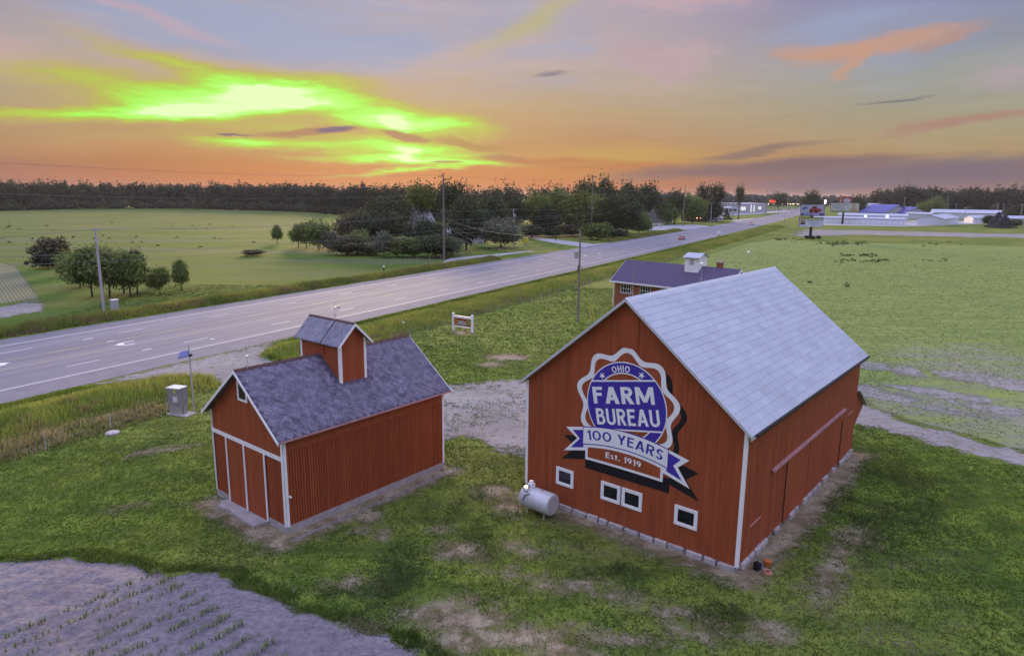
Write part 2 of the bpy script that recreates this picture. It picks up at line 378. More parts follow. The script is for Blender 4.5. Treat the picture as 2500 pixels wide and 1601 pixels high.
def f_lawn(t, v):
    a = t.noise(v, .045, 4, .6); b = t.noise(v, .5, 4, .6); c = t.noise(v, 6.0, 4, .7)
    x = t.mix(t.smooth(b, .35, .65), (*GR1, 1), (*GR2, 1))
    x = t.mix(t.smooth(a, .42, .68, 0, .8), x, (*GR3, 1))
    st_ = t.noise(t.mapping(v, rot=(0, 0, -(pi/2-TH)), scale=(.08, 1.1, 1)), 1.0, 4, .6); x = t.mix(1.0, x, t.ramp(st_, [(.35, (.72, .76, .74)), (.65, (1.18, 1.14, 1.1))]), 'MULTIPLY')
    # mowing and drill lines, soft
    return t.mix(1.0, x, t.ramp(c, [(.25, (.62, .62, .62)), (.7, (1.2, 1.2, 1.15))]), 'MULTIPLY')
M_lawn = groundmat('lawn', f_lawn, bsc=7)
def f_soil(t, v):
    a = t.noise(v, .25, 4, .6); c = t.noise(v, 5.0, 6, .7); e = t.noise(v, 22, 3, .6)
    x = t.mix(t.smooth(a, .35, .65), (.275, .245, .275, 1), (.345, .31, .34, 1))
    vv = t.mapping(v, rot=(0, 0, -rad(20)), scale=(.35, 2.2, 1)); w2 = t.noise(vv, 1.1, 5, .65, 1.2)
    x = t.mix(1.0, x, t.ramp(c, [(.30, (.58, .56, .60)), (.60, (1.12, 1.12, 1.12))]), 'MULTIPLY')
    x = t.mix(t.smooth(w2, .44, .32, 0, .6), x, (.20, .165, .205, 1))
    return x, t.math('ADD', t.math('ADD', c, t.math('MULTIPLY', w2, 1.6)), t.math('MULTIPLY', e, .35))
M_soil = groundmat('field_soil', f_soil, edge=1, esc=1.6, eamp=1.0, soft=.2, bump=1.0, bdist=.2)
def f_gravel(t, v):
    a = t.noise(v, .18, 4, .6); c = t.noise(v, 9, 5, .7); e = t.noise(v, 1.4, 5, .7)
    x = t.mix(t.smooth(a, .35, .65), (.245, .225, .225, 1), (.315, .295, .30, 1))
    x = t.mix(t.smooth(e, .52, .64, 0, .75), x, (.14, .155, .075, 1)); x = t.mix(t.smooth(t.noise(t.mapping(v, scale=(.5, 2.0, 1)), 1.3, 6, .75), .54, .64, 0, .75), x, (.12, .11, .105, 1))
    return t.mix(1.0, x, t.ramp(c, [(.3, (.72, .72, .72)), (.65, (1.12, 1.12, 1.12))]), 'MULTIPLY')
M_gravel = groundmat('gravel', f_gravel, edge=1, esc=.8, eamp=2.2, soft=.35, bsc=14)
def f_dry(t, v):
    a = t.noise(v, .7, 4, .6); c = t.noise(v, 8, 5, .7)
    x = t.mix(t.smooth(a, .35, .65), (.20, .15, .095, 1), (.33, .275, .195, 1))
    return t.mix(1.0, x, t.ramp(c, [(.3, (.6, .6, .6)), (.65, (1.15, 1.15, 1.15))]), 'MULTIPLY')
M_dry = groundmat('dry_ground', f_dry, edge=1, esc=1.4, eamp=1.3, soft=.7, bsc=9)

g0 = MB().add([(-5000, -300, 0), (5000, -300, 0), (5000, 9000, 0), (-5000, 9000, 0)], [(0, 1, 2, 3)]).build('ground', M_lawn); tag(g0, kind='structure')

DR = np.array([math.sin(TH), math.cos(TH)]); NR = np.array([math.cos(TH), -math.sin(TH)])
def R(s, o):
    return NR*(OFF + o - 4e-5*max(0, s-150)**2) + DR*s
# --- barns' frames (front-right corner, turn)
SBX, SBY, SBYAW, SBW, SBL, SBH, SBR = -10.753, 30.120, .6838, 6.632, 10.589, 5.065, 7.661
BBX, BBY, BBYAW, BBW, BBL, BBH, BBR = 9.953, 27.036, .6974, 11.856, 18.776, 6.72, 11.573
def frame(x, y, yaw):
    a = np.array([math.sin(yaw), math.cos(yaw)]); b = np.array([-math.cos(yaw), math.sin(yaw)])
    return np.array([x, y]), a, b
SBF, BBF = frame(SBX, SBY, SBYAW), frame(BBX, BBY, BBYAW)
def rect_sd(P, F, u0, u1, v0, v1):
    q = P - F[0]; u, v = q@F[1], q@F[2]
    return np.minimum(np.minimum(u-u0, u1-u), np.minimum(v-v0, v1-v))
def foot(P, m=0.0):                        # inside a building footprint
    return np.maximum(rect_sd(P, SBF, -m, SBL+m, -m, SBW+m), rect_sd(P, BBF, -m, BBL+m, -m, BBW+m)) > 0

SOIL = Gs([(-60, 1379), (0, 1373), (94, 1365), (180, 1364), (284, 1375), (337, 1384), (400, 1406), (440, 1404), (480, 1396), (524, 1402), (572, 1418), (617, 1438), (674, 1456), (748, 1489), (823, 1519), (912, 1545), (987, 1575), (1040, 1610), (1100, 1720), (-330, 1720), (-330, 1390)])
DRIVE = Gs([(225, 938), (300, 931), (409, 917), (518, 919), (600, 960), (900, 1062), (1082, 1068), (1150, 1062), (1190, 1090), (1240, 1110), (1297, 1125), (1400, 1000), (1700, 1000), (1900, 1012), (2080, 1036), (2160, 1047), (2246, 1074), (2363, 1105), (2500, 1137), (2720, 1200),
            (2720, 1165), (2500, 1109), (2324, 1058), (2207, 1031), (2110, 988), (2000, 955), (1800, 925), (1500, 915), (1300, 928), (1216, 931), (1082, 940), (760, 918), (650, 880), (634, 868), (668, 837), (716, 822)])
FIELD = Gs([(1590, 668), (1700, 630), (1830, 592), (1905, 583), (2000, 590), (2500, 602), (3000, 615), (3000, 1240), (2500, 1100), (2324, 1050), (2207, 1022), (2120, 985), (1980, 930), (1800, 830), (1600, 730)])
TRACK = Gs([(1915, 575), (1955, 560), (2120, 562), (2500, 571), (3000, 582), (3000, 596), (2500, 582), (2100, 575), (1960, 578)])
PLOT = Gs([(-200, 640), (0, 641), (40, 652), (75, 700), (108, 742), (60, 733), (0, 742), (-200, 760)])
SAND = Gs([(-80, 765), (0, 750), (60, 738), (105, 742), (100, 760), (40, 768), (-60, 790)])
def bb(poly, m=2): return (poly[:, 0].min()-m, poly[:, 0].max()+m, poly[:, 1].min()-m, poly[:, 1].max()+m)
ROWD = G(2500, 763) - G(1969, 714); ROWD = ROWD/np.hypot(*ROWD); ROWN = np.array([-ROWD[1], ROWD[0]])
ROWA = math.atan2(ROWD[1], ROWD[0])
def f_field(t, v):
    a = t.noise(v, .05, 4, .6); b = t.noise(t.mapping(v, rot=(0, 0, -ROWA), scale=(.25, 1.6, 1)), .35, 4, .6); c = t.noise(v, 4, 4, .7)
    w = t.new('ShaderNodeTexWave', wave_type='BANDS', bands_direction='Y'); w.inputs['Scale'].default_value = 2*pi/.76/ (2*pi)*.3142*2*1.59; w.inputs['Distortion'].default_value = 1.2
    t.l.new(t.mapping(v, rot=(0, 0, -ROWA)), w.inputs[0])
    k = t.math('ADD', t.math('MULTIPLY', a, .9), t.math('MULTIPLY', b, .5))
    green = t.mix(t.smooth(b, .4, .62), (.165, .22, .06, 1), (.215, .275, .075, 1))
    sp_ = t.new('ShaderNodeSeparateXYZ'); t.l.new(v, sp_.inputs[0])
    k = t.math('ADD', k, t.smooth(sp_.outputs[1], 48, 95, -.06, .26))
    x = t.mix(t.smooth(k, .50, .80, .15, .97), (.255, .245, .21, 1), green)
    return t.mix(1.0, x, t.ramp(c, [(.3, (.75, .75, .75)), (.65, (1.12, 1.12, 1.1))]), 'MULTIPLY')
def f_meadow(t, v):
    a = t.noise(t.mapping(v, rot=(0, 0, rad(8)), scale=(.35, 2.0, 1)), .03, 5, .6); b = t.noise(t.mapping(v, rot=(0, 0, rad(-30)), scale=(.3, 1.8, 1)), .12, 6, .7); c = t.noise(v, .8, 6, .75)
    x = t.mix(t.smooth(b, .35, .65), (.056, .11, .011, 1), (.085, .142, .017, 1))
    sp_ = t.new('ShaderNodeSeparateXYZ'); t.l.new(v, sp_.inputs[0])
    x = t.mix(t.math('MULTIPLY', t.smooth(a, .42, .62), t.smooth(sp_.outputs[1], 120, 190, .35, .9)), x, (.11, .13, .06, 1))
    x = t.mix(t.smooth(t.noise(v, .02, 3, .5), .5, .7, 0, .6), x, (.145, .155, .036, 1))
    return t.mix(1.0, x, t.ramp(c, [(.3, (.82, .82, .82)), (.65, (1.1, 1.1, 1.1))]), 'MULTIPLY')
M_meadow = groundmat('meadow', f_meadow, edge=1, esc=.3, eamp=2.0, soft=.8, bsc=3)
MEAD = np.array([R(-40, -29), R(30, -29), R(90, -29), R(150, -31), R(185, -60), *Gs([(860, 600), (760, 560), (800, 520), (640, 514), (420, 509), (200, 510), (0, 514), (-300, 520)])])
sheet('meadow', lambda P: sd_poly(P, MEAD), bb(MEAD), 6.0, .003, M_meadow, 6)
M_field = groundmat('crop_ground', f_field, edge=1, esc=.35, eamp=3.0, soft=.6, bsc=5)
sheet('field', lambda P: sd_poly(P, FIELD), bb(FIELD), 3.0, .004, M_field, 4)
sheet('crop_field', lambda P: sd_poly(P, SOIL), bb(SOIL), .13, .006, M_soil, 1.2,
      zf=lambda P, d: np.clip(d, 0, 1)*(.13*(fbm(P[:, 0]+.5*P[:, 1], P[:, 1]*1.7, .8, 3)-.5) + .10*(fbm(P[:, 0], P[:, 1], 3.2, 5)-.5)+.02*np.sin((P@np.array([.799, -.601]))*2*pi/.9)+.10))
sheet('gravel_drive', lambda P: sd_poly(P, DRIVE), bb(DRIVE), .8, .008, M_gravel, 3)
M_track = groundmat('track_soil', f_gravel, edge=1, esc=.06, eamp=16.0, soft=3.0, bsc=14)
sheet('farm_track', lambda P: sd_poly(P, TRACK)-3.0, bb(TRACK, 10), 4, .010, M_track, 12)
def f_plot(t, v):
    d = G(80, 700) - G(20, 640); an = math.atan2(d[1], d[0])
    w = t.new('ShaderNodeTexWave', wave_type='BANDS', bands_direction='Y'); w.inputs['Scale'].default_value = .62; w.inputs['Distortion'].default_value = .6
    t.l.new(t.mapping(v, rot=(0, 0, -an)), w.inputs[0])
    return t.mix(t.smooth(w.outputs[1], .5, .8), (.19, .175, .145, 1), (.10, .14, .035, 1))
M_plot = groundmat('row_crop', f_plot, edge=1, esc=.5, eamp=1.0, soft=.4)
sheet('row_crop_plot', lambda P: sd_poly(P, PLOT), bb(PLOT), 2.0, .004, M_plot, 2)
sheet('sandy_patch', lambda P: sd_poly(P, SAND), bb(SAND), 1.0, .008, M_gravel, 2)
DRYE = [(1122, 1343, 45, 20), (1176, 1364, 11, 11), (1256, 1330, 16, 8), (1286, 1351, 20, 9), (1247, 1400, 10, 8), (1313, 1414, 18, 7), (1346, 1433, 22, 7), (1155, 1467, 26, 8), (1417, 1429, 32, 10), (1511, 1456, 27, 9), (1642, 1493, 40, 9), (1384, 1538, 32, 8),
        (1286, 1557, 70, 26), (1361, 1583, 70, 18), (1137, 1512, 95, 30), (1062, 1497, 60, 20), (849, 1422, 32, 9), (886, 1287, 13, 8), (901, 1261, 26, 12), (1073, 1287, 15, 6), (931, 1302, 15, 7), (1242, 1235, 26, 20), (1204, 1201, 38, 15),
        (2090, 1312, 40, 22), (2045, 1355, 22, 24), (2020, 1421, 26, 38), (1990, 1441, 20, 12), (1880, 1542, 44, 18), (1731, 1527, 34, 12), (1700, 1548, 30, 8), (330, 1108, 60, 5), (420, 1095, 30, 4), (1240, 872, 50, 8), (1200, 890, 30, 6), (1130, 812, 22, 4), (310, 1240, 14, 3), (560, 1235, 26, 12), (1500, 1560, 60, 10), (1960, 1260, 40, 20), (640, 1300, 40, 12), (1140, 1560, 80, 24)]
DRYW = []
for cx, cy, rx, ry in DRYE:
    c = G(cx, cy); ex = (G(cx+rx, cy)-G(cx-rx, cy))/2; ey = (G(cx, cy-ry)-G(cx, cy+ry))/2
    DRYW.append((c, np.hypot(*ex), np.hypot(*ey)))
def d_dry(P):
    d = np.maximum(rect_sd(P, BBF, -1.0, BBL+.6, -1.25, BBW+.5), rect_sd(P, SBF, -1.5, SBL+.5, -1.2, SBW+.1)) - .1
    for c, a, b in DRYW:
        q = P-c; an = math.atan2(c[0], c[1])
        u = q[:, 0]*math.cos(an)-q[:, 1]*math.sin(an); w = q[:, 0]*math.sin(an)+q[:, 1]*math.cos(an)
        d = np.maximum(d, (1-np.hypot(u/a, w/b))*min(a, b, 1.5))
    return d
sheet('bare_ground', d_dry, (-24, 34, 16, 60), .3, .012, M_dry, 1.3)
sheet('bare_ground', d_dry, (-24, 12, 60, 84), .6, .012, M_dry, 1.3)

FBARE = [(2130, 893, 45, 9), (2215, 905, 36, 12), (2270, 955, 110, 8), (2330, 968, 60, 8), (2400, 925, 110, 12), (2480, 940, 90, 14), (2150, 965, 70, 10), (2110, 950, 40, 12), (2300, 1000, 90, 6), (2440, 1000, 80, 9), (1560, 700, 30, 14), (1500, 735, 50, 10)]
FBW = []
for cx, cy, rx, ry in FBARE:
    c = G(cx, cy); ex = (G(cx+rx, cy)-G(cx-rx, cy))/2; ey = (G(cx, cy-ry)-G(cx, cy+ry))/2; FBW.append((c, np.hypot(*ex), np.hypot(*ey)))
def d_fb(P):
    d = np.full(len(P), -9.)
    for c, a, b in FBW:
        q = P-c; an = math.atan2(c[0], c[1]); u = q[:, 0]*math.cos(an)-q[:, 1]*math.sin(an); w = q[:, 0]*math.sin(an)+q[:, 1]*math.cos(an)
        d = np.maximum(d, (1-np.hypot(u/a, w/b))*min(a, b, 2.0))
    return d
sheet('thin_soil', d_fb, (6, 62, 44, 92), .6, .013, M_gravel, 2.0)
# --- the road
def f_road(t, v):
    vv = t.mapping(v, rot=(0, 0, -(pi/2-TH)))
    a = t.noise(t.mapping(vv, scale=(.012, .55, 1)), 1.0, 4, .6); b = t.noise(v, .08, 4, .6); c = t.noise(v, 14, 3, .7)
    x = t.mix(t.smooth(a, .35, .65), (.19, .18, .21, 1), (.245, .235, .265, 1))
    x = t.mix(t.smooth(b, .4, .7, 0, .4), x, (.25, .235, .25, 1))
    return t.mix(1.0, x, t.ramp(c, [(.3, (.92, .92, .92)), (.7, (1.06, 1.06, 1.06))]), 'MULTIPLY')
M_road = groundmat('asphalt', f_road, bump=.2, bsc=30, rough=.8)
M_shoul = pmat('shoulder_asphalt', (.185, .175, .205), .9, .14, .6, .3, 30)
def strip(name, s0, s1, o0, o1, z, mat, ds=12.0, parent=None, kind='structure'):
    n = max(1, int((s1-s0)/ds)); m = MB(); ss = [s0+(s1-s0)*i/n for i in range(n+1)]
    vs = [];
    for s in ss:
        a, b = R(s, o0(s) if callable(o0) else o0), R(s, o1(s) if callable(o1) else o1); vs += [(a[0], a[1], z), (b[0], b[1], z)]
    m.add(vs, [(2*i, 2*i+1, 2*i+3, 2*i+2) for i in range(n)])
    o = m.build(name, mat, parent)
    return tag(o, kind=kind) if parent is None else o
near_e = lambda s: 3.9 - min(1, max(0, s-60)/300)*2.6
wig = lambda s: .10*math.sin(s*.37)+.07*math.sin(s*1.3)
strip('road_shoulder', -60, 1700, lambda s: -21.9+wig(s), lambda s: near_e(s)+wig(s+9), .014, M_shoul, 2.0)
road = strip('road', -60, 1700, -18.9, .45, .019, M_road)
L = 3.66
for nm, o, mt in (('edge_line', 0.0, M_paint), ('edge_line', -5*L, M_paint), ('yellow_line', -2*L, M_ypaint), ('yellow_line', -3*L, M_ypaint)):
    strip(nm, -60, 1200, o-.07, o+.07, .024, mt, parent=road)
for o, s0 in ((-L, 33.9), (-4*L, 33.4)):
    for k in range(-3, 30):
        strip('lane_dash', s0+12.19*k, s0+3.05+12.19*k, o-.065, o+.065, .024, M_paint, parent=road)
for k in range(-2, 8):
    strip('yellow_dash', 36+12.19*k, 39+12.19*k, -2*L-.32, -2*L-.2, .024, M_ypaint, parent=road)
    strip('yellow_dash', 36+12.19*k, 39+12.19*k, -3*L+.2, -3*L+.32, .024, M_ypaint, parent=road)
def arrow(s, flip):
    # left-turn arrow: shaft bending to one side, in road coordinates (along, across)
    P = [(0, -.1), (1.3, -.12), (1.9, .05), (2.25, .42), (2.6, .42), (2.0, 1.15), (1.35, .42), (1.7, .42), (1.5, .25), (1.2, .12), (0, .1)]
    m = MB(); vs = []
    for a, c in P:
        q = R(s + a*flip, -2.5*L - c*flip*1.05); vs.append((q[0], q[1], .025))
    m.add(vs, [tuple(range(len(P)))]).build('turn_arrow', M_paint, road)
arrow(29.5, 1); arrow(44, -1); arrow(172, 1); arrow(184, -1)
for px, py, ln in ((203, 830, 1.1), (262, 835, .9), (303, 843.5, 1.2), (348, 855.5, 1.0), (513, 829, .6)):
    g = G(px, py); s, o = g@DR, g@NR-OFF
    strip('reflector_mark', s, s+ln, o-.12, o+.12, .025, M_paint, parent=road)
# dark tar seam by the shoulder

# ------------------------------------------------------------------ lettering: a plain bold sans drawn stroke by stroke
def glyph(ch, t=.2):
    S_ = []; lower = ch in 'st'
    def bx(x0, y0, x1, y1): S_.append(([(x0, y0), (x1, y0), (x1, y1), (x0, y1)], [(0, 1, 2, 3)]))
    def dg(xa, ya, xb, yb, hw): S_.append(([(xa-hw, ya), (xa+hw, ya), (xb+hw, yb), (xb-hw, yb)], [(0, 1, 2, 3)]))
    def arc(cx, cy, rx, ry, a0, a1, n=22, tx=t, ty=t*.88):
        V = []
        for i in range(n+1):
            a = rad(a0+(a1-a0)*i/n); V += [(cx+rx*math.cos(a), cy+ry*math.sin(a)), (cx+(rx-tx)*math.cos(a), cy+(ry-ty)*math.sin(a))]
        S_.append((V, [(2*i, 2*i+1, 2*i+3, 2*i+2) for i in range(n)]))
    h = t*.88; w = .6
    if ch in 'FEL':
        w = .56; bx(0, 0, t, 1)
        if ch != 'L': bx(t, 1-h, w, 1); bx(t, .46, w-.05, .46+h)
        if ch != 'F': bx(t, 0, w, h)
    elif ch == 'A': w = .78; dg(t*.55, 0, w/2-.01, 1, t*.55); dg(w-t*.55, 0, w/2+.01, 1, t*.55); bx(.2, .22, w-.2, .22+h*.9)
    elif ch in 'RB':
        w = .66; bx(0, 0, t, 1)
        if ch == 'R':
            bx(t, 1-h, .34, 1); bx(t, .42, .34, .42+h); arc(.34, .71, .29, .29, -90, 90); dg(.56, 0, .32, .46, t*.6)
        else:
            bx(t, 1-h, .34, 1); bx(t, .46, .36, .46+h); bx(t, 0, .36, h); arc(.34, .755, .27, .245+.0, -80, 90); arc(.36, .317, .30, .317, -90, 90)
    elif ch == 'M': w = .96; bx(0, 0, t*.9, 1); bx(w-t*.9, 0, w, 1); dg(t*.6, 1, w/2, .12, t*.52); dg(w-t*.6, 1, w/2, .12, t*.52)
    elif ch == 'N': w = .7; bx(0, 0, t*.9, 1); bx(w-t*.9, 0, w, 1); dg(t*.6, 1, w-t*.6, 0, t*.52)
    elif ch == 'K': w = .66; bx(0, 0, t, 1); dg(.2, .45, .54, 1, t*.6); dg(.54, 0, .3, .55, t*.6)
    elif ch == 'U': w = .68; bx(0, .3, t, 1); bx(w-t, .3, w, 1); arc(w/2, .3, w/2, .3, 180, 360)
    elif ch == 'D': w = .7; bx(0, 0, t, 1); arc(t, .5, w-t, .5, -90, 90)
    elif ch == 'O': w = .82; arc(w/2, .5, w/2, .5, 0, 360, 40)
    elif ch == '0': w = .78; arc(w/2, .5, w/2, .5, 0, 360, 40)
    elif ch == 'H': w = .68; bx(0, 0, t, 1); bx(w-t, 0, w, 1); bx(t, .42, w-t, .42+h)
    elif ch == 'I': w = t; bx(0, 0, t, 1)
    elif ch == '1': w = .36; bx(w-t, 0, w, 1); dg(.08, .76, w-t*.55, .97, t*.45)
    elif ch == 'Y': w = .72; bx(w/2-t/2, 0, w/2+t/2, .46); dg(t*.58, 1, w/2, .42, t*.58); dg(w-t*.58, 1, w/2, .42, t*.58)
    elif ch == '9': w = .6; arc(.3, .68, .3, .32, 0, 360, 30); arc(.12, .62, .48, .62, -68, 2, 16)
    elif ch in 'Ss':
        w = .56; arc(.28, .735, .28, .265, 25, 270, 24); arc(.28, .265, .28, .265, -155, 90, 24)
        S_ = [([(x, y) for x, y in V], F) for V, F in S_]
    elif ch == 't': w = .38; bx(.1, .0, .1+t, .88); bx(0, .55, w, .55+h*.9)
    elif ch == '.': w = t; bx(0, 0, t, t)
    elif ch == ' ': w = .26
    if ch == 's': S_ = [([(x*.82, y*.72) for x, y in V], F) for V, F in S_]; w *= .82
    return S_, w
def textfit(s, x0, x1, y0, y1, t=.2, track=.12):
    x = 0; out = []; wd = 0
    for ch in s:
        S_, w = glyph(ch, t); out += [([(a+x, b) for a, b in V], F, wd) for V, F in S_]; x += w+track
        if ch == ' ': wd += 1
    x -= track
    return [([(x0+a/x*(x1-x0), y0+b*(y1-y0)) for a, b in V], F, k) for V, F, k in out]

# ------------------------------------------------------------------ gabled building helpers
def gable_z(v, w, h, r): return h + (r-h)*(1-abs(v-w/2)/(w/2))
def wall_boards(root, x0, x1, w, h, r, zb, pitch, mat, name='board', v0=0, v1=None, zt=None):
    v1 = w if v1 is None else v1; n = int(round((v1-v0)/pitch)); p = (v1-v0)/n
    for i in range(n):
        a, b = v0+i*p+.004, v0+(i+1)*p-.004; dx = random.uniform(0, .006)
        xa, xb = (x0-dx, x1) if x0 < x1 else (x0, x1)
        f = (lambda v: zt) if zt else (lambda v: gable_z(v, w, h, r)-.05)
        poly = [(a, zb), (b, zb), (b, f(b))] + ([(w/2, f(w/2))] if a < w/2 < b and not zt else []) + [(a, f(a))]
        MB().prism(poly, 'x', xa, xb).build(name, mat, root)
def trim_frame(root, name, y0, y1, z0, z1, t, x0, x1, mat, panemat, muntin=True, mname='pane', axis='x'):
    m = MB()
    def bx(ya, yb, za, zb, xa=x0, xb=x1):
        m.box(xa, xb, ya, yb, za, zb) if axis == 'x' else m.box(ya, yb, xa, xb, za, zb)
    bx(y0, y1, z0, z0+t); bx(y0, y1, z1-t, z1); bx(y0, y0+t, z0+t, z1-t); bx(y1-t, y1, z0+t, z1-t)
    fr = m.build(name, mat, root)
    q = MB(); xm = (x0+x1)/2
    if axis == 'x': q.box(xm-.004, xm+.004+.012, y0+t, y1-t, z0+t, z1-t)
    else: q.box(y0+t, y1-t, xm-.004, xm+.016, z0+t, z1-t)
    q.build(mname, panemat, fr)
    return fr
def rod(root, u, v, z, h, ballz=None, vane=False):
    m = MB().cyl((0, 0, 0), (0, 0, h), .014, .008, 6)
    for k in range(3):
        a = k*2.09; m.cyl((.14*math.cos(a), .14*math.sin(a), -.05), (0, 0, .3), .008, .008, 4)
    r = m.build('lightning_rod', M_metal, root, (u, v, z))
    if ballz is not None: MB().ball((0, 0, ballz), .085).build('glass_ball', M_white, r, smooth=True)
    if vane: MB().box(-.32, .3, -.006, .006, ballz-.01, ballz+.01).box(.12, .34, -.008, .008, ballz-.05, ballz+.05).build('vane', M_metal, r)
    return r

# ------------------------------------------------------------------ the small red corn crib
crib = thing('corn_crib', 'small red slatted corn crib with square roof tower and diamond slate roof', 'barn', (SBX, SBY, 0), pi/2-SBYAW)
w, l, h, r = SBW, SBL, SBH, SBR; sl_ = (r-h)/(w/2); phi = math.atan(sl_); zb = .39
MB().box(-.04, l+.04, -.04, w+.04, -.1, zb).build('foundation', M_conc, crib)
MB().prism([(.07, zb), (w-.07, zb), (w-.07, h-.2), (w/2, r-.35), (.07, h-.2)], 'x', .08, l-.08).build('dark_core', M_dark, crib)  # near-black core, paints in the shade seen between the slats
n = 70
sm = MB().box(-.058, .058, -.028, .025, zb-.02, 4.16).mesh('slat')
for i in range(n): link('slat', sm, M_redd, crib, (.13+(l-.26)*(i+.5)/n, random.uniform(-.004, .004), 0))
MB().box(.0, l, -.034, .03, 4.16, 4.62).build('fascia_board', M_red, crib)
MB().box(.0, l, -.030, .03, 4.624, h-.03).build('fascia_board', M_red, crib)
MB().box(0, l, w-.03, w, zb, h-.05).build('wall', M_red, crib)
MB().prism([(0, zb), (w, zb), (w, h-.03), (w/2, r-.08), (0, h-.03)], 'x', l-.03, l).build('wall', M_red, crib)
wall_boards(crib, -.02, .03, w, h, r, 3.72, .30, M_red)
fs = MB().box(-.022, .025, -.052, .052, zb-.02, 3.70).mesh('slat')
for v0, v1 in ((.12, 1.52), (5.26, w-.12)):
    k = int((v1-v0)/.135)
    for i in range(k): link('slat', fs, M_redd, crib, (random.uniform(-.003, .003), v0+(v1-v0)*(i+.5)/k, 0))
for v0, v1, x in ((1.66, 3.44, -.035), (3.52, 5.15, -.055)):
    dm = MB().box(x, .05, v0, v1, .17, 3.68).build('door', M_redd, crib)
    k = 7
    for i in range(k):
        a = v0+(v1-v0)*i/k; MB().box(x-.022, x-.002, a+.006, a+(v1-v0)/k-.006, .17, 3.68).build('board', M_red, dm)
MB().box(-.075, -.045, -.04, w+.04, 3.68, 3.90).build('trim_board', M_white, crib)
for v, t_, z0 in ((5.22, .05, .15), (3.485, .055, .15), (1.59, .055, .17)):
    MB().box(-.10, -.062, v-t_, v+t_, z0, 3.68).build('trim_board', M_white, crib)
for (u, v) in ((0, 0), (0, w), (l, 0)):
    du = -.062 if u == 0 else -.10
    su = 1 if u == 0 else -1
    m = MB()
    if u == 0: m.box(-.062, -.03, v-.05 if v else -.062, v+.06 if v else .13, zb-.03, h-.15)
    m.box(u-.062 if u == 0 else u-.10, u+.12 if u == 0 else u+.04, (v-.062 if v == 0 else v+.001), (-.036 if v == 0 else v+.04), zb-.03, h-.15 if v == 0 else h-.2)
    m.build('corner_board', M_white, crib)
trim_frame(crib, 'window', 2.80, 3.68, 6.02, 7.0, .11, -.10, -.03, M_white, M_glass)
# roof: deck, shingles, trim
og, ov = .41, .31
ez = h-ov*sl_
MB().slab([(-og, -ov, ez-.02), (l+og, -ov, ez-.02), (l+og, w/2, r-.02), (-og, w/2, r-.02)], (0, -math.sin(phi), math.cos(phi)), .07).build('roof_deck', M_deck, crib)
MB().slab([(l+og, w+ov, ez-.02), (-og, w+ov, ez-.02), (-og, w/2, r-.02), (l+og, w/2, r-.02)], (0, math.sin(phi), math.cos(phi)), .07).build('roof_deck', M_shing, crib)
for u in (-og-.03, l+og):
    m = MB()
    for sgn in (0, 1):
        f = (lambda v: w-v) if sgn else (lambda v: v)
        poly = [(f(-ov-.02), ez-.17), (f(-ov-.02), ez-.01), (w/2, r+.0), (w/2, r-.17)]
        m.prism(poly if not sgn else poly[::-1], 'x', u, u+.03)
    m.build('rake_board', M_white, crib)
MB().box(-og, l+og, -ov-.03, -ov-.004, ez-.10, ez-.005).build('eave_board', M_rail, crib)
MB().prism([(w/2-.13, r-.095), (w/2, r+.035), (w/2+.13, r-.095), (w/2, r-.01)], 'x', -og, 4.35).prism([(w/2-.13, r-.095), (w/2, r+.035), (w/2+.13, r-.095), (w/2, r-.01)], 'x', 6.5, l+og).build('ridge_cap', M_ridge, crib)
DG = .46
def shingle_mesh(dg):
    a = dg*.485
    top = [(0, -a, .022), (a, 0, .012), (0, a, .003), (-a, 0, .012)]; bot = [(x, y, -.004) for x, y, z in top]
    return [(0, 0, .012)]+top+bot, [(0, 1, 2), (0, 2, 3), (0, 3, 4), (0, 4, 1), (1, 5, 6, 2), (2, 6, 7, 3), (3, 7, 8, 4), (4, 8, 5, 1)]
def edge_attr(me):
    n_ = len(me.vertices); a_ = me.attributes.new('e', 'FLOAT', 'POINT'); v_ = np.ones(n_, np.float32); v_[::9] = 0; a_.data.foreach_set('value', v_); return me
sv, sf = shingle_mesh(DG)
SLEN = (w/2+ov)/math.cos(phi)
spots = []
k = 0
q = DG*.45
while q < SLEN-DG*.2:
    p = -og + DG*(.5 if k % 2 == 0 else .96)
    while p < l+og-DG*.3:
        v = -ov+q*math.cos(phi)
        if not (4.36 < p < 6.5 and v > 1.38): spots.append((p, q))
        p += DG
    k += 1; q += DG/2
spots.sort(key=lambda s: math.hypot(s[0]+2, (SLEN-s[1])*0+s[1]*.5))
shm = edge_attr(MB().add(sv, sf).mesh('shingle'))
rest = MB()
def slope_pt(p, q, e=0.0): return (p, -ov+q*math.cos(phi)-e*math.sin(phi), ez+q*math.sin(phi)+e*math.cos(phi))
for i, (p, q) in enumerate(spots):
    jr = random.uniform(-.05, .05)
    if i < 296:
        o = link('shingle', shm, M_shing, crib, slope_pt(p, q, -.012)); o.rotation_euler = (phi, random.uniform(-.02, .02), jr)
    else:
        e = random.uniform(-.006, .006); rest.add([slope_pt(p+a, q+b, -.012+c+e) for a, b, c in sv], sf)
tag(link('far_shingles', edge_attr(rest.mesh('far_shingles')), M_shing, crib), kind='stuff')
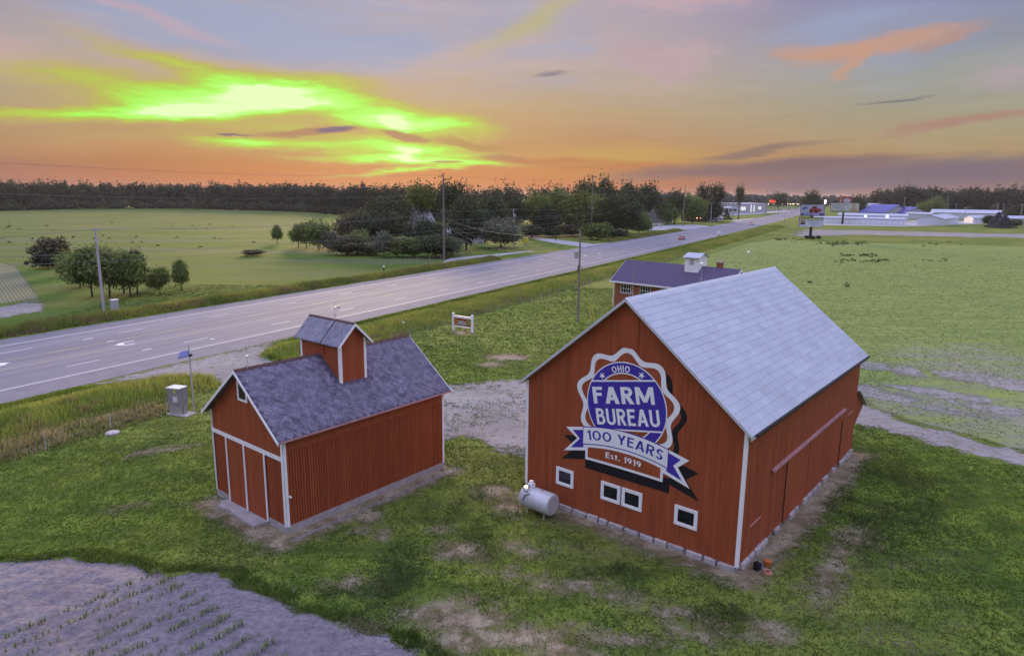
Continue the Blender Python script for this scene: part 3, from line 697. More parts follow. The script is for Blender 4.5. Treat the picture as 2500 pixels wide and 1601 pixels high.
# tower
u0, u1, v0, v1, ct, cr = 4.58, 6.28, 1.57, w-1.57, 8.56, 9.42
uc = (u0+u1)/2
def roofz(v): return h + sl_*min(v, w-v)
cup = MB()
cup.add([(u0, v0, roofz(v0)-.1), (u1, v0, roofz(v0)-.1), (u1, v0, ct), (uc, v0, cr-.06), (u0, v0, ct), (u0, v1, roofz(v1)-.1), (u1, v1, roofz(v1)-.1), (u1, v1, ct), (uc, v1, cr-.06), (u0, v1, ct), (u0, w/2, r-.1), (u1, w/2, r-.1)],
        [(0, 1, 2, 3, 4), (9, 8, 7, 6, 5), (0, 4, 9, 5, 10), (1, 11, 6, 7, 2)])
cupo = cup.build('tower', M_red, crib)
for (u, v) in ((u0, v0), (u1, v0), (u0, v1)):
    a = -1 if u == u0 else 1; b = -1 if v == v0 else 1
    m = MB().box(min(u, u+a*.03), max(u, u+a*.03), min(v+b*.03, v-b*.11), max(v+b*.03, v-b*.11), roofz(v)-.05, ct-.03)
    m.box(min(u-a*.001, u-a*.12), max(u-a*.001, u-a*.12), min(v+b*.002, v+b*.03), max(v+b*.002, v+b*.03), roofz(v)-.05, ct-.03)
    m.build('corner_board', M_white, cupo)
co, cg = .27, .30; cs = (cr-ct)/((u1-u0)/2); cphi = math.atan(cs); cez = ct-co*cs
for sgn in (-1, 1):
    ue = uc+sgn*((u1-u0)/2+co)
    MB().slab([(ue, v0-cg, cez), (uc, v0-cg, cr), (uc, v1+cg, cr), (ue, v1+cg, cez)], (sgn*math.sin(cphi), 0, math.cos(cphi)), .06).build('roof_deck', M_shingc, cupo)
m = MB(); d2 = .27; cl = ((u1-u0)/2+co)/math.cos(cphi); q = d2*.5; k = 0
csv, csf = shingle_mesh(d2)
while q < cl-d2*.3:
    p = v0-cg + d2*(.5 if k % 2 else 1.0)
    while p < v1+cg-d2*.3:
        e = random.uniform(-.006, .006)
        m.add([(uc-(u1-u0)/2-co + (q+b)*math.cos(cphi) - (c+e)*math.sin(cphi), p+a, cez+(q+b)*math.sin(cphi)+(c+e)*math.cos(cphi)) for a, b, c in csv], csf)
        p += d2
    k += 1; q += d2/2
tag(link('tower_shingles', edge_attr(m.mesh('tower_shingles')), M_shingc, cupo), kind='stuff')
m = MB()
for sgn in (-1, 1):
    ue = uc+sgn*((u1-u0)/2+co+.02); poly = [(ue, cez-.13), (ue, cez+.015), (uc, cr+.015), (uc, cr-.14)]
    m.prism(poly if sgn < 0 else poly[::-1], 'y', v0-cg-.03, v0-cg)
m.build('rake_board', M_white, cupo)
MB().prism([(uc-.09, cr-.06), (uc, cr+.04), (uc+.09, cr-.06)], 'y', v0-cg, v1+cg).build('ridge_cap', M_ridge, cupo)
MB().tube([(uc-.01, 2.9, cr+.03), (uc-(u1-u0)/2-co-.02, 2.9, cez+.03), (u0-.03, 2.9, cez-.1), (u0-.03, 2.9, r)], .015).build('ground_cable', M_rubber, cupo)
rod(cupo, uc, 3.0, cr+.02, 1.05, .62, True)
rod(crib, .35, w/2, r+.02, .95, .55)
MB().cyl((0, -.06, 1.9), (0, -.2, 1.86), .05, .05, 8).build('spout', M_cabtop, crib, (.18, 0, 0))
MB().prism([(-.62, 0), (-.86, 0), (-.86, .02), (-.62, .02)], 'x', -.3, l+.6).build('footing_strip', pmat('worn_concrete', (.20, .18, .175), .95, .35, 1.6, .5, 12), crib)
st = thing('concrete_step', 'broken grey concrete doorstep slab at the crib doors', 'step', (SBX, SBY, 0), pi/2-SBYAW)
MB().prism([(-.78, 1.75), (-.06, 1.6), (-.06, 5.45), (-.35, 5.62), (-.82, 5.0), (-.66, 4.2), (-.78, 3.2)], 'z', 0, .15).build('slab', M_conc, st)

# ------------------------------------------------------------------ the big red barn
barn = thing('painted_barn', 'large red barn with silver sheet roof and painted ribbon seal on its gable', 'barn', (BBX, BBY, 0), pi/2-BBYAW)
w, l, h, r = BBW, BBL, BBH, BBR; sl_ = (r-h)/(w/2); phi = math.atan(sl_); zb = .34
for (a, b, c, d) in ((.05, .35, .05, w-.05), (l-.35, l-.05, .05, w-.05)): MB().box(a, b, c, d, -.2, zb-.03).build('foundation', M_conc, barn)
for (c, d) in ((.05, .35), (w-.35, w-.05)): MB().box(.36, l-.36, c, d, -.2, zb-.03).build('foundation', M_conc, barn)
MB().prism([(.03, zb), (w-.03, zb), (w-.03, h-.1), (w/2, r-.2), (.03, h-.1)], 'x', .035, l-.02).build('wall', M_red, barn)
wall_boards(barn, -.012, .03, w, h, r, zb-.06, .25, M_red)
n = 66; p = l/n
sbm = MB().box(.004, p-.004, -.012, .026, zb-.1, h-.05).mesh('board')
for i in range(n): link('board', sbm, M_red, barn, (i*p, random.uniform(-.004, .004), random.uniform(-.02, .02)))
# field stones along the footing
def stone(u, v, su, sv_, sz, zc):
    m = MB(); vs = []
    for a in (-1, 1):
        for b in (-1, 1):
            for c in (-1, 1):
                k = random.uniform(.78, 1.0); vs.append((u+a*su*k, v+b*sv_*k, zc+c*sz*random.uniform(.75, 1)))
    # bevelled block
    m.add(vs, [(0, 1, 3, 2), (4, 6, 7, 5), (0, 4, 5, 1), (2, 3, 7, 6), (0, 2, 6, 4), (1, 5, 7, 3)])
    o = m.build('stone', M_stone, barn); md = o.modifiers.new('b', 'BEVEL'); md.width = .05; md.segments = 2
v = .02
while v < w-.1:
    s_ = random.uniform(.25, .5); 
    if v < 9.9: stone(-.03, v+s_, .13, s_*.97, random.uniform(.14, .2), .12)
    v += 2*s_
u = .3
while u < l-.1:
    s_ = random.uniform(.25, .5)
    if random.random() < .75: stone(u+s_, -.04, s_*.97, .13, random.uniform(.14, .22), .14)
    u += 2*s_
for v in (0, w):
    a, b = (-.055, -.022), ((-.05, .1) if v == 0 else (w-.1, w+.045))
    m = MB().box(a[0], a[1], b[0], b[1], zb-.08, h-.15)
    if v == 0: m.box(-.021, .1, -.05, -.022, zb-.08, h-.2)
    else: m.box(-.021, .1, w+.012, w+.045, zb-.08, h-.2)
    m.build('corner_board', M_white, barn)
wins = [(8.73, 9.82), (5.95, 7.06), (4.75, 5.86), (1.93, 3.06)]
for a, b in wins:
    f = trim_frame(barn, 'window', a, b, 1.33, 2.28, .12, -.075, -.022, M_white, M_glass)
    m = MB(); t_ = .12
    for (ya, yb, za, zz) in ((a+t_, b-t_, 1.33+t_, 1.33+t_+.05), (a+t_, b-t_, 2.28-t_-.05, 2.28-t_), (a+t_, a+t_+.05, 1.33+t_+.05, 2.28-t_-.05), (b-t_-.05, b-t_, 1.33+t_+.05, 2.28-t_-.05)): m.box(-.06, -.03, ya, yb, za, zz)
    m.build('sash', M_white, f)
MB().box(-.085, -.02, 5.872, 5.938, 1.5, 2.25).build('mullion', M_metal, barn)
# loft hatch
hm = MB().box(-.034, -.02, 5.42, 6.32, 9.26, 10.75).build('loft_hatch', M_red, barn)
MB().box(-.05, -.021, 5.36, 5.42, 9.2, 10.7).box(-.05, -.021, 6.32, 6.38, 9.2, 10.7).box(-.05, -.021, 5.42, 6.32, 9.2, 9.26).build('frame', M_redd, hm)
# sliding doors and rail on the long wall
for a, b in ((5.72, 9.18), (9.26, 11.62), (15.7, 16.6)):
    dm = MB().box(a, b, -.055, -.022, .18, 3.46 if a < 14 else 3.0).build('sliding_door', M_red, barn)
    MB().box(a-.08, a-.004, -.04, -.02, .18, 3.46 if a < 14 else 3.0).build('gap', M_dark, dm)
MB().box(11.63, 11.68, -.04, -.02, .25, 3.46).build('gap', M_dark, barn)
rl_ = MB().box(3.4, 15.83, -.16, -.11, 3.60, 3.72).box(3.4, 15.83, -.109, -.02, 3.68, 3.73)
rl_.build('door_rail', M_rail, barn)
MB().box(1.15, 2.4, -.05, -.015, 1.72, 1.77).build('batten', M_rail, barn)
MB().box(16.9, 17.8, -.05, -.015, 3.0, 3.05).build('batten', M_rail, barn)
# roof
og, ov = .35, .33; ez = h-ov*sl_
MB().slab([(-og, -ov, ez-.012), (l+og, -ov, ez-.012), (l+og, w/2, r-.012), (-og, w/2, r-.012)], (0, -math.sin(phi), math.cos(phi)), .08).build('roof_deck', M_galv, barn)
MB().slab([(l+og, w+ov, ez-.012), (-og, w+ov, ez-.012), (-og, w/2, r-.012), (l+og, w/2, r-.012)], (0, math.sin(phi), math.cos(phi)), .08).build('roof_deck', M_galv, barn)
NC, NP = 21, 13; SL = (w/2+ov)/math.cos(phi); cw = SL/NC; pw = (l+2*og)/NP
def sheetmesh(lx):
    g_ = .004; m = MB()
    nx = 6; vs = []; top = lambda x, y: .004+.006*(1-y/cw)
    m.add([(g_, g_, top(0, g_)), (lx-g_, g_, top(0, g_)), (lx-g_, cw-g_, top(0, cw)), (g_, cw-g_, top(0, cw)), (g_, g_, -.006), (lx-g_, g_, -.006), (lx-g_, cw-g_, -.006), (g_, cw-g_, -.006)],
          [(0, 1, 2, 3), (0, 4, 5, 1), (1, 5, 6, 2), (2, 6, 7, 3), (3, 7, 4, 0)])
    return m.mesh('roof_sheet')
full, half = sheetmesh(pw), sheetmesh(pw/2)
for c in range(NC):
    st_ = [(-og+i*pw, full) for i in range(NP)] if c % 2 == 0 else [(-og, half)] + [(-og+(i+.5)*pw, full) for i in range(NP-1)] + [(l+og-pw/2, half)]
    for p, me in st_:
        q = c*cw
        o = link('roof_sheet', me, M_galv, barn, (p, -ov+q*math.cos(phi), ez+q*math.sin(phi))); o.rotation_euler = (phi+random.uniform(-.004, .004), random.uniform(-.0015, .0015), 0)
for u in (-og-.025, l+og):
    for sgn in (0, 1):
        f = (lambda v: w-v) if sgn else (lambda v: v)
        poly = [(f(-ov-.02), ez-.15), (f(-ov-.02), ez+.01), (w/2, r+.012), (w/2, r-.15)]
        MB().prism(poly if not sgn else poly[::-1], 'x', u, u+.025).build('rake_trim', M_edge, barn)
MB().prism([(w/2-.16, r-.13), (w/2, r+.04), (w/2+.16, r-.13), (w/2, r)], 'x', -og-.03, l+og+.03).build('ridge_cap', M_edge, barn)
MB().box(-og+.4, l+og, -ov-.10, -ov-.01, ez-.12, ez-.03).build('gutter', M_rubber, barn)
MB().box(-og, l+og, -ov+.02, -ov+.05, ez-.22, ez-.09).build('eave_board', M_edge, barn)
for u, hh, bz in ((.25, 1.6, None), (7.6, 1.35, 1.0), (14.2, 1.7, 1.25)): rod(barn, u, w/2, r+.03, hh, bz)
# lean-to hood at the back wall
hood = MB().prism([(l, 4.05), (l+2.1, 2.85), (l+2.0, 2.6), (l, 1.6)], 'y', .03, 7.5).build('rear_hood', M_red, barn)
MB().slab([(l, -.2, 4.2), (l+2.4, -.2, 2.72), (l+2.4, 7.7, 2.72), (l, 7.7, 4.2)], (.52, 0, .85), .07).build('hood_roof', M_galv, hood)
MB().box(l+2.38, l+2.48, .2, 7.7, 2.58, 2.68).build('gutter', M_rubber, hood)

# ------------------------------------------------------------------ the painted seal
CX, CY, TR = 5.88, 6.34, rad(10.6)
mural = thing('painted_seal', None, None); mural.parent = barn
del_keys = [k for k in ('label', 'category') if k in mural]
for k in del_keys: del mural[k]
def wpt(x, y, off): return (-off, CX-x, y)
def mpoly(name, pts, off, mat, faces=None):
    m = MB().add([wpt(x, y, off) for x, y in pts], faces or [tuple(range(len(pts)))])
    return m.build(name, mat, mural)
def ring(name, fo, fi, off, mat, n=180):
    vs = []; 
    for i in range(n): vs += [wpt(*fo(2*pi*i/n), off), wpt(*fi(2*pi*i/n), off)]
    return MB().add(vs, [(2*i, 2*((i+1) % n), 2*((i+1) % n)+1, 2*i+1) for i in range(n)]).build(name, mat, mural)
def scal(a, dr=0.0, dx=0, dy=0):           # nine-lobed wavy ring
    rr = 2.63+.20*math.cos(9*a)+dr
    return (rr*math.sin(a)+dx, CY+.09+rr*math.cos(a)+dy)
def rot(x, y): return (x*math.cos(TR)-y*math.sin(TR), CY+x*math.sin(TR)+y*math.cos(TR))
B0 = .026
ring('seal_shadow', lambda a: scal(a, .02, .33, -.36), lambda a: scal(a, -.27, .33, -.36), B0, M_mblack)
# red field again over the shadow inside the ring
ring('seal_field', lambda a: scal(a, -.2), lambda a: scal(a, -.75), B0+.004, M_red)
ring('seal_ring', lambda a: scal(a, .0), lambda a: scal(a, -.29), B0+.008, M_mwhite)
RC = 2.18
circ = lambda rr: (lambda a: (rr*math.sin(a), CY+rr*math.cos(a)))
mpoly('seal_disc', [circ(RC)(2*pi*i/96) for i in range(96)], B0+.008, M_mwhite)
def seg(y0, y1, rr, n=60):                 # disc slice between two chords, in the tilted frame
    P = []
    a0, a1 = math.asin(max(-1, min(1, y0/rr))), math.asin(max(-1, min(1, y1/rr)))
    for i in range(n+1): a = a0+(a1-a0)*i/n; P.append((rr*math.cos(a), rr*math.sin(a)))
    for i in range(n+1): a = a1+(a0-a1)*i/n; P.append((-rr*math.cos(a), rr*math.sin(a)))
    return [rot(*p) for p in P]
mpoly('seal_band', seg(-1.10, 1.22, RC-.055), B0+.012, M_mblue)
def arcband(sg, y0, r0, r1, n=50):         # crescent above (or below) the chord
    P = []
    a = math.asin(y0/r1); b = math.asin(y0/r0)
    out = [(r1*math.cos(a+(pi-2*a)*i/n), sg*r1*math.sin(a+(pi-2*a)*i/n)) for i in range(n+1)]
    inn = [(r0*math.cos(b+(pi-2*b)*i/n), sg*r0*math.sin(b+(pi-2*b)*i/n)) for i in range(n+1)]
    V = [rot(*p) for pr in zip(out, inn) for p in pr]
    return V, [(2*i, 2*i+1, 2*i+3, 2*i+2) for i in range(n)]
for sg, y0 in ((1, 1.30), (-1, 1.18)):
    V, F = arcband(sg, y0, 1.66, RC-.055); mpoly('seal_crescent', V, B0+.012, M_mblue, F)
    n = 40; b = math.asin(y0/1.60)
    mpoly('seal_lens', [rot(1.60*math.cos(b+(pi-2*b)*i/n), sg*1.60*math.sin(b+(pi-2*b)*i/n)) for i in range(n+1)], B0+.012, M_red)
def letters(name, s, fn, off, mat, x0, x1, y0, y1, t=.2, track=.12):
    ms = {}
    for i, (V, F, k) in enumerate(textfit(s, x0, x1, y0, y1, t, track)):
        ms.setdefault(k, MB()).add([wpt(*fn(*p), off+.0003*i) for p in V], F)
    for m in ms.values(): m.build(name, mat, mural)
letters('lettering', 'FARM', rot, B0+.016, M_mwhite, -1.76, 1.60, .14, .97, .21)
letters('lettering', 'BUREAU', rot, B0+.016, M_mwhite, -1.72, 1.75, -.91, -.10, .19)
def arcfn(x, y): a = x/1.86; return rot((1.86+y)*math.sin(a), (1.86+y)*math.cos(a))
letters('lettering', 'OHIO', arcfn, B0+.016, M_mwhite, -.50, .50, -.17, .14, .19, .2)
for a in (-.62, .62):
    P = []
    for i in range(10):
        rr = .19 if i % 2 == 0 else .075; t_ = 2*pi*i/10 + a; P.append((1.86*math.sin(a)+rr*math.sin(t_), 1.86*math.cos(a)+rr*math.cos(t_)))
    mpoly('star', [rot(*p) for p in P], B0+.016, M_mwhite)
# ribbon
arch = lambda x, e=.29: e*(1-(x/2.32)**2)
def band(x0, x1, zlo, zhi, off, mat, name, n=24, lo_arch=1, hi_arch=1):
    V = []
    for i in range(n+1):
        x = x0+(x1-x0)*i/n; V += [(x, zlo+arch(x)*lo_arch), (x, zhi+arch(x)*hi_arch)]
    return mpoly(name, V, off, mat, [(2*i, 2*i+2, 2*i+3, 2*i+1) for i in range(n)])
tl = [(-2.1, 4.86), (-3.40, 4.57), (-2.70, 4.12), (-3.50, 3.27), (-2.1, 3.62)]
tr_ = [(2.1, 4.86), (3.39, 4.55), (2.85, 4.08), (3.48, 3.23), (2.1, 3.62)]
def shadow(pts): return [(x*1.085+.17, y-.48) for x, y in pts]
mpoly('ribbon_shadow', shadow(tl), B0+.002, M_mblack); mpoly('ribbon_shadow', shadow(tr_), B0+.002, M_mblack)
mpoly('ribbon_shadow', shadow([(-2.16, 3.16), (-2.16, 3.9), (2.13, 3.9), (2.13, 3.18)]), B0+.003, M_mblack)
mpoly('ribbon_tail', tl, B0+.018, M_mwhite); mpoly('ribbon_tail', tr_, B0+.018, M_mwhite)
mpoly('ribbon_tail_fill', [(-2.3, 4.66), (-2.98, 4.50), (-2.53, 4.14), (-3.08, 3.54), (-2.3, 3.74)], B0+.021, M_mblue)
mpoly('ribbon_tail_fill', [(2.3, 4.66), (2.98, 4.48), (2.62, 4.11), (3.08, 3.50), (2.3, 3.74)], B0+.021, M_mblue)
band(-2.17, 2.14, 3.15, 3.92, B0+.024, M_mwhite, 'date_panel', lo_arch=.12)
band(-2.03, 2.00, 3.28, 3.74, B0+.027, M_red, 'date_field', lo_arch=.12)
band(-2.35, 2.36, 3.88, 4.84, B0+.030, M_mblue, 'ribbon_edge')
band(-2.32, 2.33, 3.93, 4.79, B0+.033, M_mwhite, 'ribbon')
def archtext(x, y): sl = -2*.29*x/2.32**2; return (x-y*sl*.9, 4.13+arch(x)+y)
letters('lettering', '100 YEARS', archtext, B0+.036, M_mblue, -2.05, 2.05, 0, .49, .17, .14)
letters('lettering', 'Est. 1919', lambda x, y: (x, 3.42+arch(x)*.5+y), B0+.030, M_mwhite, -.98, .98, 0, .30, .19, .14)

# ------------------------------------------------------------------ trees
def cards(C, Nrm, size, asp=.7):
    n = len(C); Nn = Nrm/np.linalg.norm(Nrm, axis=1, keepdims=True)
    t = np.cross(Nn, rng.normal(size=(n, 3))); t /= np.linalg.norm(t, axis=1, keepdims=True); b = np.cross(Nn, t)
    s = size*rng.uniform(.6, 1.3, (n, 1)); a = asp*s
    V = np.stack([C-t*s, C-b*a*.8+t*s*.1, C+t*s, C+b*a*.8-t*s*.1], 1).reshape(-1, 3)
    return V, np.arange(4*n).reshape(n, 4)
def crown(nc, nk, size, z0=.28, shape='round', lump=.35, spread=.085, seed=0, dims=None):
    rs = np.random.default_rng(seed); ph = rs.uniform(0, 9, 6)
    d = rs.normal(size=(nc, 3)); d /= np.linalg.norm(d, axis=1, keepdims=True)
    rr = rs.uniform(.25, 1, nc)**.45
    if shape == 'cone':
        zz = rs.uniform(0, 1, nc)**1.5; an = rs.uniform(0, 2*pi, nc); rad_ = (1-zz)*.5*rs.uniform(.35, 1, nc)**.5*(1+.25*np.sin(zz*38))
        C = np.stack([np.cos(an)*rad_, np.sin(an)*rad_, z0+(1-z0)*zz], 1); d = np.stack([np.cos(an), np.sin(an), .2+0*an], 1)
    else:
        lmp = 1-lump+lump*(.5+.5*np.sin(3.1*d[:, 0]+ph[0]+2*np.sin(2.3*d[:, 2]+ph[1]))*np.cos(2.7*d[:, 1]+ph[2]+1.7*d[:, 2]))+.12*np.sin(7*d[:, 0]+ph[3])*np.sin(6*d[:, 2]+ph[4])
        hz = (1-z0)/2; rx = .5
        C = d*(rr*lmp)[:, None]*np.array([rx, rx, hz]); 
        if shape == 'ovoid': C[:, :2] *= (1.0-.55*np.clip(C[:, 2:3]/hz, -1, 1)*.8-.1)
        if shape == 'vase': C[:, :2] *= (.75+.45*np.clip(C[:, 2:3]/hz, -1, 1)); C[:, 2] += .04
        C[:, 2] = np.where(C[:, 2] < -.6*hz, -.6*hz+(C[:, 2]+.6*hz)*.4, C[:, 2])
        C[:, 2] += z0+hz
    P = np.repeat(C, nk, 0) + rs.normal(size=(nc*nk, 3))*spread*np.array([1, 1, .75])
    Nr = np.repeat(d, nk, 0)*.7 + rs.normal(size=(nc*nk, 3))*.75 + np.array([0, 0, .35])
    if dims is not None: P = P*np.array([dims[0], dims[0], dims[1]])
    V, F = cards(P, Nr, size)
    cl = np.repeat(rs.uniform(.72, 1.25, nc), nk)*rs.uniform(.8, 1.2, nc*nk)
    colr = np.repeat(cl[:, None]*np.array([1, 1, 1.0]), 4, 0)
    return V, F, colr
def trunkmesh(ht=.62, r0=.022, nb=7, seed=0, z0=.28, spread=.3):
    rs = random.Random(seed); m = MB()
    pts = [(0, 0, -.01)]; x = y = 0
    for i in range(1, 5): x += rs.uniform(-.012, .012); y += rs.uniform(-.012, .012); pts.append((x, y, ht*i/4))
    for i in range(4): m.cyl(pts[i], pts[i+1], r0*(1-.2*i), r0*(1-.2*(i+1)), 7, i == 0)
    for k in range(nb):
        a = k*2.4+rs.uniform(-.4, .4); zz = z0*.9+rs.random()*(ht-z0*.9); q = rs.uniform(.6, 1)*spread
        mid = (q*.5*math.cos(a), q*.5*math.sin(a), zz+.09); m.cyl((0, 0, zz), mid, r0*.45, r0*.28, 5, False)
        m.cyl(mid, (q*math.cos(a), q*math.sin(a), zz+.17+rs.random()*.1), r0*.28, r0*.1, 4, False)
    return m.mesh('trunk')
LEAF = {}
for nm, c in dict(green=(.145, .20, .058), light=(.19, .235, .08), dark=(.062, .082, .042), brown=(.115, .105, .06), silver=(.165, .18, .125), blue=(.09, .10, .125), warm=(.135, .145, .04)).items():
    LEAF[nm] = attrmat('leaf_'+nm, .75, .28, .12, .03, tint=c)
PROTO = {}
def proto(kind, **kw):
    tk = {k[2:]: kw.pop(k) for k in list(kw) if k.startswith('t_')}
    V, F, c = crown(**kw); PROTO[kind] = (npmesh('crown_'+kind, V, F, c), trunkmesh(seed=kw.get('seed', 0), z0=kw.get('z0', .28), **tk))
proto('shade1', nc=200, nk=20, size=.034, z0=.07, seed=1)
proto('shade2', nc=210, nk=20, size=.034, z0=.06, lump=.5, seed=2)
proto('young1', nc=160, nk=20, size=.042, z0=.17, lump=.4, shape='ovoid', seed=3)
proto('young2', nc=150, nk=20, size=.042, z0=.18, lump=.4, seed=4)
proto('tall1', nc=190, nk=18, size=.028, z0=.2, lump=.55, seed=5, spread=.06)
proto('open1', nc=95, nk=20, size=.026, z0=.3, lump=.6, shape='vase', spread=.05, seed=6)
proto('spruce1', nc=240, nk=13, size=.032, z0=.05, shape='cone', spread=.03, seed=7)
proto('bush1', nc=130, nk=18, size=.055, z0=.0, lump=.5, seed=8, t_ht=.4)
NTREE = 0
def tree(kind, leaf, px, by, ty, wpx, label, name='tree', cat='tree', group=None, sink=0.0):
    global NTREE; NTREE += 1
    g = G(px, by); ht = ZAT(px, ty, g[1]); wd = wpx*math.hypot(*g)/FPX*(1.10 if group in (GB, 'dense roadside trees in the middle distance') else 1.0)
    o = thing(name, label, cat, (g[0], g[1], -sink), random.uniform(0, 6.28), group)
    cm, tm = PROTO[kind]
    c = link('crown', cm, None, o, sc=(wd, wd, ht)); 
    if len(cm.materials) == 0: cm.materials.append(LEAF[leaf])
    c.material_slots[0].link = 'OBJECT'; c.material_slots[0].material = LEAF[leaf]
    link('trunk', tm, M_bark, o, sc=(ht*.9, ht*.9, ht))
    return o
GB = 'trees round the farm yard across the road'
GA = 'young trees beside the left utility pole'
T = tree
T('bush1', 'brown', 132, 652, 574, 74, 'bronze leaved bushy tree at the back left of the roadside grove', group=GA)
T('bush1', 'dark', 118, 655, 617, 60, 'low dark bush at the left foot of the bronze bushy tree', 'bush', 'bush')
T('shade2', 'green', 176, 668, 610, 62, 'grey green tree between the bronze tree and the roadside grove', group=GA)
T('shade1', 'green', 196, 702, 612, 84, 'wide green tree on the left edge of the roadside grove', group=GA)
T('young1', 'green', 226, 725, 600, 92, 'tallest green tree just left of the pale utility pole', group=GA)
T('young2', 'light', 268, 726, 597, 84, 'light topped tree just right of the pale utility pole', group=GA)
T('young1', 'green', 303, 716, 606, 58, 'narrow tree behind the bare trunks of the grove', group=GA)
T('young2', 'green', 320, 726, 614, 66, 'tree with bare slanting trunk at the front of the grove', group=GA)
T('young1', 'dark', 336, 718, 606, 56, 'dark upright tree on the right edge of the grove', group=GA)
T('bush1', 'green', 371, 704, 676, 34, 'small bush between the grove and the lone small tree', 'bush', 'bush')
T('young2', 'green', 391, 719, 652, 46, 'lone small round tree right of the grove', group=GA)
T('young1', 'green', 443, 711, 631, 42, 'lone slender tree on the mown field, farthest right of the grove', group=GA)
T('bush1', 'dark', 65, 648, 636, 10, 'tiny dark sapling on the field beyond the row crop', 'bush', 'bush')
T('bush1', 'brown', 616, 624, 608, 52, 'low purple brown brush pile on the mown field', 'brush_pile', 'bush')
GB = 'trees round the farm yard across the road'
T('young1', 'green', 677, 595, 548, 26, 'small lone tree at the left of the farm yard trees', group=GB)
T('young1', 'green', 729, 604, 546, 42, 'left tree of the small bronze group on the field edge', group=GB)
T('young2', 'warm', 748, 606, 541, 44, 'second tree of the small bronze group on the field edge', group=GB)
T('shade2', 'green', 779, 610, 534, 68, 'broad tree of the small bronze group on the field edge', group=GB)
T('bush1', 'silver', 806, 612, 560, 46, 'pale green bushy tree right of the small bronze group', group=GB)
T('bush1', 'brown', 845, 623, 572, 78, 'dark rounded thicket at the near corner of the farm yard', 'bush', 'bush', GB)
T('young2', 'light', 874, 620, 560, 56, 'yellow green tree in front of the big dark yard trees', group=GB)
T('bush1', 'brown', 905, 623, 592, 66, 'olive bush below the big dark yard trees', 'bush', 'bush', GB)
T('shade1', 'brown', 868, 606, 510, 96, 'big dark tree at the left end of the farm yard', group=GB)
T('shade2', 'dark', 918, 610, 506, 104, 'big dark round tree, second from the left in the farm yard', group=GB)
T('shade1', 'dark', 965, 612, 515, 92, 'dark round tree left of the white farmhouse roof', group=GB)
T('tall1', 'dark', 950, 588, 472, 130, 'very dark tall tree rising behind the farmhouse', group=GB)
T('open1', 'warm', 1032, 582, 438, 118, 'tall yellow green tree with open forked trunk behind the farmhouse', group=GB)
T('young1', 'silver', 937, 629, 563, 52, 'grey leaved small tree on the front lawn edge of the farm yard', group=GB)
T('bush1', 'light', 972, 628, 572, 66, 'pale green rounded tree on the front lawn edge of the farm yard', group=GB)
T('bush1', 'green', 1008, 628, 576, 58, 'green rounded tree left of the dark lawn tree', group=GB)
T('shade1', 'dark', 1064, 628, 570, 108, 'dark spreading lawn tree just left of the tall roadside pole', group=GB)
T('shade2', 'dark', 1052, 612, 528, 84, 'dark tree behind the dark spreading lawn tree', group=GB)
T('shade2', 'silver', 1101, 622, 572, 58, 'silvery tree just right of the tall roadside pole', group=GB)
T('shade1', 'dark', 1138, 610, 474, 92, 'tall dark oval tree with stout trunk behind the white porch', group=GB)
T('open1', 'dark', 1105, 585, 431, 96, 'tall open crowned tree breaking the skyline by the pole', group=GB)
T('shade2', 'silver', 1222, 606, 530, 112, 'broad silver leaved tree by the yellow sign', group=GB)
T('tall1', 'dark', 1205, 586, 470, 84, 'dark tall tree behind the silver leaved tree', group=GB)
T('shade1', 'dark', 1168, 590, 480, 70, 'dark tree between the stout trunk tree and the silver tree', group=GB)
GC = 'dense roadside trees in the middle distance'
for i, (k, lf, x, b, t_, ww, lab) in enumerate([
    ('tall1', 'dark', 1262, 578, 474, 70, 'dark tree at the left end of the dense roadside belt'),
    ('tall1', 'green', 1308, 576, 462, 84, 'green tree behind the driveway of the dense roadside belt'),
    ('shade1', 'dark', 1336, 578, 492, 70, 'dark lower tree beside the driveway entrance'),
    ('tall1', 'green', 1362, 572, 448, 78, 'high green tree with pointed top in the dense belt'),
    ('shade2', 'warm', 1400, 575, 464, 90, 'warm green billowing tree in the middle of the dense belt'),
    ('shade1', 'green', 1450, 574, 472, 84, 'green billowing tree right behind the second tall pole'),
    ('tall1', 'dark', 1430, 560, 428, 80, 'tallest skyline tree behind the second tall pole'),
    ('tall1', 'dark', 1470, 558, 424, 76, 'skyline tree just right of the second tall pole'),
    ('tall1', 'dark', 1525, 552, 438, 86, 'skyline tree near the right shoulder of the dense belt'),
    ('tall1', 'dark', 1580, 548, 440, 80, 'rounded skyline tree at the right shoulder of the dense belt'),
    ('shade1', 'dark', 1497, 576, 470, 80, 'near black dense tree right of the second tall pole'),
    ('shade2', 'dark', 1530, 574, 478, 70, 'dark dense tree left of the dark spruce'),
    ('spruce1', 'dark', 1562, 562, 476, 44, 'dark pointed spruce in front of the grey warehouse'),
    ('shade1', 'green', 1560, 570, 516, 56, 'lower green tree at the right foot of the dense belt')]):
    T(k, lf, x, b, t_, ww, lab, group=GC)
for x, b, t_, ww, lf, lab in [(1300, 582, 548, 60, 'dark', 'shadowy shrub left of the driveway mouth'), (1395, 578, 545, 70, 'brown', 'purple brown shrub left of the second tall pole'), (1458, 586, 540, 76, 'green', 'round green shrub at the foot of the second tall pole'), (1500, 582, 556, 60, 'dark', 'dark shrub under the near black dense tree'), (1350, 580, 556, 50, 'dark', 'dark shrub along the driveway')]:
    T('bush1', lf, x, b, t_, ww, lab, 'bush', 'bush', GC)
GD = 'trees along the far road'
